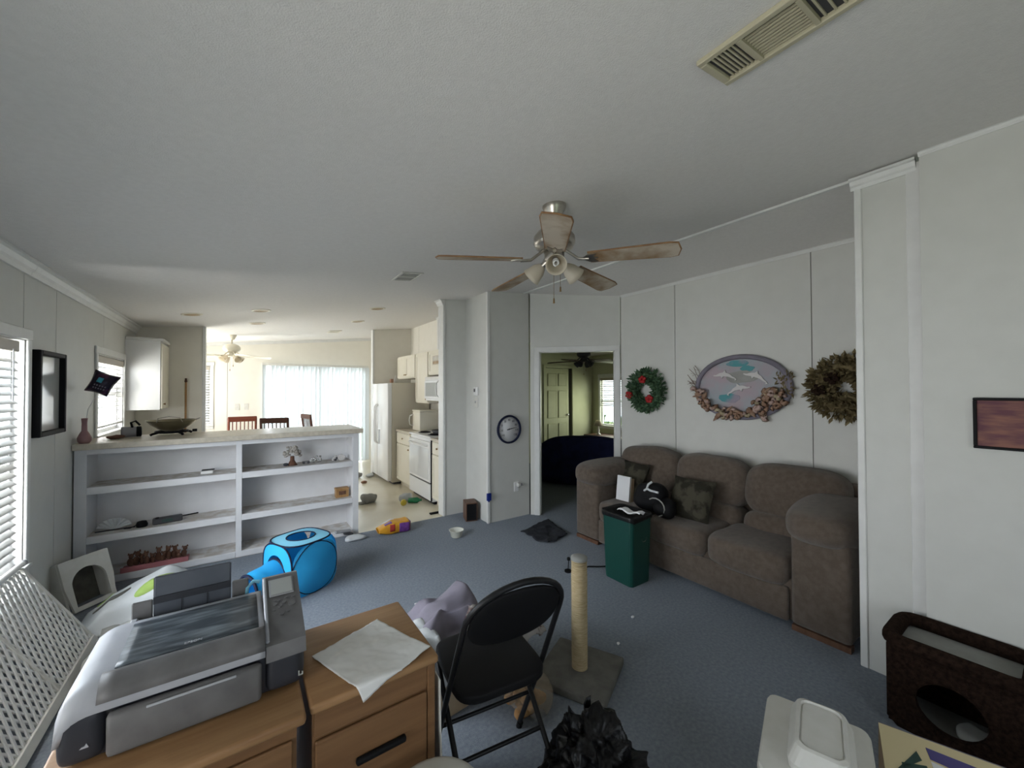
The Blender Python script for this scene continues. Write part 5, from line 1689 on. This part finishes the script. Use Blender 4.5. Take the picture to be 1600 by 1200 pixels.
for x in (-0.02, 0.12):
    tt = thing('light_switch', 'white switch plate on the far cream wall, %s of the pair' % ('left' if x < 0 else 'right'), 'switch', (x - 0.03, YF, 1.24), 0, 'far wall switches')
    B().box(-0.035, 0.035, -0.007, -0.0005, -0.06, 0.06, 0.002).build('plate', M['offwhite'], tt)
    B().box(-0.006, 0.006, -0.014, -0.0072, -0.012, 0.012).build('toggle', M['offwhite'], tt)


def dining_chair(label, loc, rz, mt):
    t = thing('dining_chair', label, 'chair', loc, rz, 'dining chairs')
    B().box(-0.20, 0.20, -0.19, 0.21, 0.435, 0.465, 0.01).build('seat', mt, t)
    for x in (-0.185, 0.185):
        B().cyl((x, 0.18, 0.434), (x * 1.05, 0.19, 0.0), 0.020, 0.014, 8).build('leg', mt, t)
        B().tube([(x * 1.05, -0.215, 0.0), (x, -0.175, 0.45), (x, -0.21, 0.80), (x, -0.25, 1.09)], 0.018, 8).build('back_post', mt, t)
    B().box(-0.20, 0.20, -0.265, -0.235, 1.03, 1.115, 0.008).build('crest_rail', mt, t)
    B().box(-0.17, 0.17, -0.215, -0.195, 0.60, 0.64, 0.004).build('lower_rail', mt, t)
    for i in range(6):
        x = -0.135 + 0.054 * i
        B().cyl((x, -0.205, 0.635), (x, -0.245, 1.035), 0.008, n=6).build('spindle', mt, t)
    return t


dining_chair('red-brown spindle-back dining chair left of the vertical blinds', (0.03, 8.15, 0), math.radians(0), M['rwood'])
dining_chair('dark brown spindle-back dining chair in front of the vertical blinds', (0.50, 7.45, 0), math.radians(-14), M['dwood'])
dining_chair('dining chair seen edge-on in front of the vertical blinds', (1.22, 8.05, 0), math.radians(-75), M['dwood'])

# litter on the kitchen floor
b = B().sbox((1.47, 5.60, 0.055), (0.20, 0.17, 0.13), 2.2, 12, amp=0.05, fr=14, seed=5).sbox((1.36, 5.56, 0.02), (0.12, 0.06, 0.04), 2.2, 6, amp=0.02, fr=20)
solo('grocery_bag', b, M['greycl'], 'crumpled grey plastic bag on the kitchen floor', 'bag')
solo('floor_bottle', B().lathe([(0, 0), (0.035, 0), (0.038, 0.12), (0.014, 0.16), (0.014, 0.18), (0, 0.18)], 14, TM((1.90, 5.26, 0.035), 0, PI / 2, -0.5)), M['bottle'], 'green bottle lying on the kitchen floor by the range', 'bottle')
solo('yellow_tub_lid', B().lathe([(0, -0.01), (0.04, -0.01), (0.042, 0.0), (0.038, 0.02), (0, 0.022)], 18, TM((1.80, 5.17, 0.042), PI / 2 - 0.1, 0, 0.4)), M['yellab'], 'round yellow lid standing on edge on the kitchen floor', 'lid')
b = B().sbox((1.90, 5.39, 0.05), (0.16, 0.10, 0.10), 2.3, 9, amp=0.035, fr=16, seed=2)
solo('torn_wrapper', b, M['whitecl'], 'torn white and grey wrapper beside the green bottle', 'wrapper')
solo('black_strip', B().box(1.945, 2.125, 4.60, 4.645, -0.0025, 0.016, 0.004, TM((0, 0, 0))), M['black'], 'flat black strip on the kitchen floor beside the partition', 'strip')
for i, (x, y, r, nm, mt) in enumerate(((1.70, 6.80, 0.05, 'small brown crust on the kitchen floor', 'clayp'), (1.71, 7.30, 0.09, 'grey ball of cloth beyond the bookcase end', 'greycl'), (1.90, 7.20, 0.07, 'white scrap on the floor beside the refrigerator', 'whitecl'))):
    b = B().sbox((x, y, r * 0.45 - 0.003), (r * 2, r * 1.6, r * 0.9), 2.2, 7, amp=r * 0.25, fr=18, seed=i)
    solo('floor_litter', b, M[mt], nm, 'litter')

# ------------------------------------------------------------------ living-room floor by the kitchen
t = thing('pet_food_bag', 'yellow pet food bag with a purple label lying at the carpet edge', 'bag', (1.38, 4.28, 0.0), math.radians(-3))
def bagf(u, v):
    a = 2 * PI * v
    w = 0.5 + 0.5 * math.cos(a)
    taper = 1 if u > 0.45 else (0.30 + 0.70 * (u / 0.45) ** 0.8)
    endr = 1 if u < 0.93 else 1 - ((u - 0.93) / 0.07) ** 2 * 0.25
    x = -0.17 + 0.33 * u
    yy = 0.085 * math.copysign(abs(math.cos(a)) ** 0.42, math.cos(a)) * (0.75 + 0.25 * taper)
    zz = 0.062 * math.copysign(abs(math.sin(a)) ** 0.42, math.sin(a)) * taper * endr
    q = Vector((x * 12, yy * 12, zz * 12))
    return Vector((x, yy, max(0.001, 0.064 * (0.55 + 0.45 * taper) + zz + 0.010 * noise.noise(q))))


B().surf(bagf, 26, 28, th=-0.001).build('bag_film', M['yellow'], t)
def on_bag(u0, u1, v0, v1, off):
    cen = lambda u: Vector((-0.17 + 0.33 * u, 0, 0.06))
    return lambda u, v: (lambda p, c: p + (p - c).normalized() * off)(bagf(u0 + (u1 - u0) * u, v0 + (v1 - v0) * v), cen(u0 + (u1 - u0) * u))


B().surf(on_bag(0.64, 0.985, 0.40, 0.62, 0.003), 8, 10, th=0.001).build('printed_label', M['purple'], t)
B().surf(on_bag(0.34, 0.50, 0.40, 0.52, 0.003), 6, 6, th=0.001).build('printed_label', M['redlab'], t)
B().surf(on_bag(0.12, 0.55, 0.18, 0.24, 0.003), 8, 4, th=0.001).build('white_seam', M['paper'], t)
B().surf(on_bag(0.20, 0.42, 0.25, 0.34, 0.003), 8, 4, th=0.001).build('printed_label', M['purple'], t)
B().box(0.163, 0.166, -0.07, 0.07, 0.012, 0.112, 0.004).build('end_panel', M['purple'], t)
t = thing('plastic_bowl', 'small milky plastic bowl on the carpet', 'bowl', (1.88, 3.76, 0.0))
B().lathe([(0, 0.001), (0.050, 0.001), (0.055, 0.006), (0.072, 0.070), (0.078, 0.072), (0.078, 0.076), (0.070, 0.074), (0.053, 0.010), (0, 0.006)], 28).build('bowl_wall', M['tub'], t)
B().lathe([(0, 0.010), (0.054, 0.010), (0.058, 0.026), (0, 0.027)], 20).build('residue', mat('pale_residue', (0.62, 0.60, 0.40), 0.6), t)
t = thing('loudspeaker', 'walnut loudspeaker box with black front on the carpet against the wall', 'speaker', (2.270, 4.175, 0.0), math.radians(-17))
B().box(-0.068, 0.068, -0.085, 0.10, 0.0, 0.215, 0.003).build('cabinet', M['bwood'], t)
B().box(-0.058, 0.058, -0.0885, -0.0855, 0.012, 0.203, 0.001).build('grille', M['black'], t)
B().box(-0.0695, -0.0683, -0.015, -0.008, 0.0, 0.2155).build('seam', M['dark'], t)

# ------------------------------------------------------------------ things on the walls
t = thing('dial_thermometer', 'round black-rimmed dial thermometer on the narrow wall', 'thermometer', (2.655, 3.92, 1.072))
MTm = TM((0, 0, 0), PI / 2, 0, 0)
B().lathe([(0, 0.001), (0.168, 0.001), (0.172, 0.012), (0.168, 0.030), (0.156, 0.032), (0.148, 0.022), (0.148, 0.010)], 40, MTm).build('rim', M['navy'], t)
fc = B().lathe([(0.150, 0.006), (0.149, 0.012), (0, 0.0125)], 40, MTm).build('dial_face', M['paper'], t)
for i in range(9):
    a = math.radians(-128 + 256 * i / 8)
    x, z = 0.112 * math.sin(a), 0.112 * math.cos(a)
    text(str(-40 + 20 * i), 0.036, Matrix.Translation((2.655 + x, 3.92 - 0.0132, 1.072 + z)) @ Matrix.Rotation(PI / 2, 4, 'X'), M['dark'], fc, 'numeral')
for i in range(65):
    a = math.radians(-128 + 256 * i / 64)
    r0 = 0.134 if i % 8 else 0.130
    B().box(-0.0012, 0.0012, -0.0136, -0.0126, r0, 0.143, 0, Matrix.Rotation(a, 4, 'Y')).build('tick', M['dark'], fc)
B().prism([(-0.006, -0.03), (0.006, -0.03), (0.0015, 0.115), (-0.0015, 0.115)], 0.0140, 0.0155, TM((0, 0, 0), PI / 2, 0, 0) @ Matrix.Rotation(math.radians(-80), 4, 'Z')).build('pointer', M['black'], t)
B().cyl((0, -0.0127, 0), (0, -0.018, 0), 0.008, n=12).build('hub', M['black'], t)
t = thing('thermostat', 'small white thermostat with a dark display on the short wall', 'thermostat', (2.37, 4.19, 1.52))
B().box(-0.024, -0.0005, -0.045, 0.045, -0.045, 0.06, 0.006).build('case', M['white'], t)
B().box(-0.0255, -0.0243, -0.005, 0.030, 0.0, 0.04).build('display', M['dark'], t)
t = thing('light_switch', 'off-white switch plate below the thermostat', 'switch', (2.37, 4.19, 1.395))
B().box(-0.008, -0.0005, -0.040, 0.040, -0.062, 0.058, 0.003).build('plate', M['offwhite'], t)
B().box(-0.016, -0.0085, 0.005, 0.020, -0.012, 0.018).build('toggle', M['grey'], t)
t = thing('power_outlet', 'white power outlet with a plugged-in adapter below the thermometer', 'outlet', (2.765, 3.92, 0.37))
B().box(-0.036, 0.036, -0.007, -0.0005, -0.058, 0.058, 0.003).build('plate', M['white'], t)
B().box(0.0, 0.040, -0.045, -0.0075, 0.0, 0.045, 0.006).build('adapter', M['offwhite'], t)
B().cyl((0.03, -0.03, 0.02), (0.065, -0.03, 0.025), 0.014, n=10).build('adapter_cap', M['grey'], t)
solo('blue_leash_reel', B().box(2.332, 2.388, 3.878, 3.9045, 0.27, 0.355, 0.006, seg=2).box(2.35, 2.37, 3.888, 3.896, 0.255, 0.27), M['bluecup'], 'royal blue plastic case stuck on the wall corner', 'case')


def wreath(name, label, cy, cz, R, r, mt, n, leaf, bows, mb, x=3.74):
    t = thing(name, label, 'wreath', (x, cy, cz))
    B().tube([(-0.05, R * math.cos(2 * PI * i / 24), R * math.sin(2 * PI * i / 24)) for i in range(24)], r * 0.45, 8, closed=True).build('core', mt, t)
    b = B()
    for i in range(n):
        a = random.uniform(0, 2 * PI)
        q = random.uniform(-0.35 * PI, 1.35 * PI)
        rr = r * random.uniform(0.3, 0.75)
        c = Vector((-0.05 - max(-0.03, rr * math.sin(q)) * 0.8, (R + rr * math.cos(q)) * math.cos(a), (R + rr * math.cos(q)) * math.sin(a)))
        d = (c - Vector((-0.03, R * math.cos(a), R * math.sin(a)))).normalized()
        d = (d + Vector((-0.3 * random.random(), random.uniform(-0.6, 0.6), random.uniform(-0.6, 0.6)))).normalized()
        s_ = d.orthogonal().normalized()
        s_ = (s_ * math.cos(i) + d.cross(s_) * math.sin(i))
        l, w_ = leaf * random.uniform(0.7, 1.2), leaf * 0.24
        tip = c + d * l
        if tip.x > -0.004:
            tip.x = -0.004
        if c.x > -0.004:
            c.x = -0.004
        m1 = c + d * l * 0.5
        m1.x = min(m1.x, -0.006)
        up = d.cross(s_) * w_ * 0.35
        pts = [c, m1 + s_ * w_, tip, m1 - s_ * w_, m1 + up]
        pts = [Vector((min(p.x, -0.003), p.y, p.z)) for p in pts]
        b.add(pts, [(0, 1, 4), (1, 2, 4), (2, 3, 4), (3, 0, 4), (0, 3, 2, 1)])
    b.build('foliage', mt, t)['kind'] = 'stuff'
    for a, rr in bows:
        c = Vector((-0.05 - r * 0.75, rr * math.cos(a), rr * math.sin(a)))
        b = B()
        for k in range(5):
            e = 2 * PI * k / 5 + a
            b.sbox(c + Vector((0, 0.026 * math.cos(e), 0.026 * math.sin(e))), (0.03, 0.045, 0.040), 2.2, 5, amp=0.010, fr=30, seed=k)
        b.build('bow', mb, t)
    return t


wreath('green_wreath', 'round green pine wreath with red bows beside the doorway', 2.735, 1.535, 0.165, 0.085, M['pine'], 900, 0.055,
       [(PI / 2, 0.12), (-0.27, 0.19), (PI + 0.84, 0.125)], M['red'])
wreath('dried_wreath', 'bushy brown dried-leaf wreath partly hidden by the white pilaster', 0.985, 1.555, 0.155, 0.105, M['dry'], 1100, 0.06,
       [(0.8, 0.10), (2.9 - 3.0, 0.15)], M['brown'])

# oval dolphin plaque
t = thing('dolphin_plaque', 'oval wall plaque with three dolphins and a rim of seashells', 'plaque', (3.74, 1.755, 1.565))
AY, AZ = 0.40, 0.275
el = [(AY * math.cos(2 * PI * i / 48), AZ * math.sin(2 * PI * i / 48)) for i in range(48)]
MO = Matrix(((0, 0, -1, 0), (-1, 0, 0, 0), (0, 1, 0, 0), (0, 0, 0, 1)))      # local x -> -Y (right in view), y -> Z, z -> -X (towards room)
B().prism([(x * 0.97, y * 0.97) for x, y in el], 0.001, 0.012, MO).build('back_board', M['sea'], t)
B().tube([MO @ Vector((x, y, 0.024)) for x, y in el], 0.022, 8, closed=True).build('rim', M['lav'], t)


def blob(cx, cy_, rx, ry, mt, z0_, seed):
    pl = []
    for i in range(22):
        a = 2 * PI * i / 22
        k = 1 + 0.28 * noise.noise(Vector((math.cos(a) * 1.5, math.sin(a) * 1.5, seed)))
        pl.append((cx + rx * k * math.cos(a), cy_ + ry * k * math.sin(a)))
    B().prism(pl, z0_, z0_ + 0.002, MO).build('painted_patch', mt, t)


blob(-0.02, 0.215, 0.10, 0.030, M['seat'], 0.0125, 1)
blob(0.06, 0.165, 0.06, 0.026, M['seat'], 0.0127, 2)
blob(-0.10, -0.10, 0.10, 0.04, M['seat'], 0.0128, 3)
blob(0.0, 0.09, 0.13, 0.06, M['boardcarpet'] if False else M['greycl'], 0.0130, 4)
dol = [(-0.118, -0.034), (-0.098, -0.018), (-0.075, -0.010), (-0.05, 0.010), (-0.015, 0.022), (-0.006, 0.045), (0.012, 0.022), (0.045, 0.012), (0.072, -0.006), (0.100, -0.012),
       (0.098, -0.020), (0.070, -0.022), (0.030, -0.014), (0.018, -0.034), (0.006, -0.014), (-0.04, -0.014), (-0.078, -0.026), (-0.100, -0.029), (-0.102, -0.046)]
for cx, cy_, rot, sx in ((-0.14, 0.115, -0.10, -1), (0.13, 0.10, -0.35, -1), (-0.01, -0.01, 0.25, 1)):
    mm = MO @ TM((cx, cy_, 0.0152), 0, 0, rot, (sx, 1, 1))
    pl = dol if sx > 0 else dol
    B().prism(pl, 0.0, 0.010, mm).build('dolphin', M['dolph'], t)
shm = []
for mt in ('shell1', 'shell2', 'shell3'):
    b = B()
    rows_ = []
    for k in range(7):
        a = PI * (0.08 + 0.84 * k / 6)
        rows_.append((0.026 * math.cos(a), 0.030 * math.sin(a), 0.004 + (0.005 if k % 2 else 0.0)))
    rows2 = [(x * 0.55, y * 0.55, 0.016 + z) for x, y, z in rows_]
    vs = rows_ + rows2 + [(0, -0.004, 0.006)]
    fs = [(k, k + 1, 8 + k, 7 + k) for k in range(6)] + [(7 + k, 8 + k, 14) for k in range(6)] + [list(range(6, -1, -1)) + [14]]
    b.add(vs, fs, None, True)
    shm.append(b.mesh('shell', M[mt]))
b = B().lathe([(0.001, 0.05), (0.007, 0.035), (0.006, 0.03), (0.013, 0.018), (0.011, 0.012), (0.018, 0.0), (0.012, -0.014), (0.004, -0.03), (0.001, -0.034)], 8)
shm.append(b.mesh('shell', M['shell2']))
for i in range(96):
    a = random.uniform(-PI * 0.98, -0.12)
    k = random.uniform(0.74, 1.07) if a < -0.9 else random.uniform(0.62, 1.0)
    if i % 3 == 0:
        a = random.uniform(-1.0, -0.15)
        k = random.uniform(0.55, 0.98)
    p = MO @ Vector((AY * k * math.cos(a), AZ * k * math.sin(a) * 1.02, 0.036 + random.uniform(0, 0.030)))
    s_ = random.uniform(0.9, 1.6)
    kd = random.choice((0, 0, 1, 1, 2, 3))
    rt_ = (random.uniform(0, 6.28), 0, 0) if kd == 3 else (random.uniform(-0.3, 0.3), -PI / 2 + random.uniform(-0.35, 0.35), random.uniform(0, 6.28))
    so = share(shm[kd], 'shell', t, p, rt_, (s_, s_, s_))
    so.rotation_mode = 'ZYX'
b = B()
for i in range(9):
    a = 2.75 + 0.09 * i * random.uniform(0.6, 1.2)
    st = Vector((AY * math.cos(a) * 0.98, AZ * math.sin(a) * 0.95, 0.03))
    en = st + Vector((-0.10 * random.uniform(0.4, 1.0), 0.13 * random.uniform(0.2, 1.1), 0.02))
    mid = (st + en) / 2 + Vector((random.uniform(-0.02, 0.02), random.uniform(-0.02, 0.02), 0.01))
    B().tube([MO @ st, MO @ mid, MO @ en], 0.003, 5).tube([MO @ mid, MO @ (mid + Vector((-0.04, 0.015 * (-1) ** i, 0.01)))], 0.002, 4).build('twig', M['twig'], t)
b = B()
for i in range(60):
    a = random.uniform(-0.25, 0.45)
    k = random.uniform(0.78, 1.08)
    p = Vector((AY * k * math.cos(a), AZ * k * math.sin(a), 0.025 + random.uniform(0, 0.02)))
    d = Vector((random.uniform(-0.2, 1), random.uniform(-1, 1), 0.3)).normalized() * 0.045
    s_ = Vector((-d.y, d.x, 0)).normalized() * 0.006
    b.add([MO @ q for q in (p, p + d / 2 + s_, p + d, p + d / 2 - s_, p + d / 2 + Vector((0, 0, 0.004)))], [(0, 1, 4), (1, 2, 4), (2, 3, 4), (3, 0, 4), (0, 3, 2, 1)])
b.build('moss', M['dry'], t)['kind'] = 'stuff'

# ------------------------------------------------------------------ bedroom seen through the doorway
t = thing('door_3', 'white six-panel closet door standing ajar in the bedroom', None, (5.76, 6.6, 0.0), kind='structure')
B().box(5.425, 6.115, 6.60, 6.635, 0.005, 2.01).build('door_slab', M['bedwall'], t, True)
for x0, x1 in ((5.50, 5.735), (5.805, 6.04)):
    for z0_, z1_ in ((1.62, 1.90), (0.92, 1.52), (0.18, 0.80)):
        B().box(x0, x1, 6.588, 6.5995, z0_, z1_, 0.010).build('raised_panel', M['bedwall'], t, True)
B().sbox((6.06, 6.57, 0.98), (0.055, 0.05, 0.055), 2, 6).build('door_knob', M['chrome'], t, True)
for x0, x1, za, zb in ((5.36, 5.42, 0, 2.08), (6.20, 6.26, 0, 2.08), (5.42, 6.20, 2.02, 2.08)):
    B().box(x0, x1, 6.562, 6.5795, za, zb, 0.003).build('casing', M['bedwall'], t, True)
b = B().box(5.30, 6.40, 7.25, 7.30, -0.05, 2.3).box(5.25, 5.30, 6.68, 7.3, -0.05, 2.3).box(6.40, 6.45, 6.68, 7.3, -0.05, 2.3).box(5.25, 6.45, 6.68, 7.3, 2.3, 2.35).box(5.25, 6.45, 6.68, 7.3, -0.06, -0.05)
struct('wall_bedroom_closet', b, M['bedwall'], 'inside of the dark bedroom closet')
t = thing('navy_loveseat', 'dark navy upholstered loveseat seen from behind in the bedroom', 'loveseat', (4.72, 4.72, 0.0), math.radians(-45))
B().sbox((0, 0.10, 0.20), (1.55, 0.80, 0.40), 5, 14).build('seat_base', M['navycl'], t)
B().sbox((0, -0.28, 0.42), (1.50, 0.26, 0.78), 3.0, 18, amp=0.02, fr=4).build('back', M['navycl'], t)
for x in (-0.70, 0.70):
    B().sbox((x, 0.08, 0.32), (0.24, 0.80, 0.60), 3.2, 12).build('arm', M['navycl'], t)
t = thing('nightstand', 'dark low dresser below the bedroom window', 'dresser', (6.50, 5.85, 0.0))
B().box(-0.22, 0.30, -0.55, 0.45, 0.04, 0.55, 0.006).build('body', M['dwood'], t)
for z in (0.08, 0.32):
    d = B().box(-0.236, -0.2205, -0.52, 0.42, z, z + 0.20, 0.003).build('drawer', M['dwood'], t)
    B().sbox((-0.245, -0.05, z + 0.10), (0.02, 0.03, 0.03), 2, 4).build('knob', M['brass'], d)
B().box(-0.20, 0.28, -0.53, 0.43, 0.0, 0.0395).build('plinth', M['dwood'], t)
t = thing('table_lamp', 'small white table lamp in front of the bedroom window', 'lamp', (6.45, 6.02, 0.5505))
B().lathe([(0, 0), (0.06, 0), (0.05, 0.02), (0.02, 0.05), (0.03, 0.10), (0.015, 0.16), (0.01, 0.20), (0, 0.20)], 16).build('base', M['paper'], t)
B().lathe([(0.05, 0.32), (0.11, 0.20), (0.107, 0.20), (0.047, 0.32)], 20).build('shade', M['frost'], t)
B().cyl((0, 0, 0.19), (0, 0, 0.315), 0.005, n=6).build('stem', M['brass'], t)
# hedge outside the bedroom window
b = B()
for i in range(420):
    p = Vector((random.uniform(10.2, 11.6), random.uniform(2.5, 12), random.uniform(-0.6, 0.5)))
    k = random.uniform(0.25, 0.5)
    d = Vector((random.uniform(-1, 1), random.uniform(-1, 1), random.uniform(-1, 1))).normalized()
    s_ = d.orthogonal().normalized() * k * 0.4
    b.add([p - d * k / 2, p + s_, p + d * k / 2, p - s_, p + d.cross(s_) * 0.3], [(0, 1, 4), (1, 2, 4), (2, 3, 4), (3, 0, 4), (0, 3, 2, 1)])
solo('hedge', b, M['leafy'], 'green hedge beyond the bedroom window', 'hedge', kind='stuff')
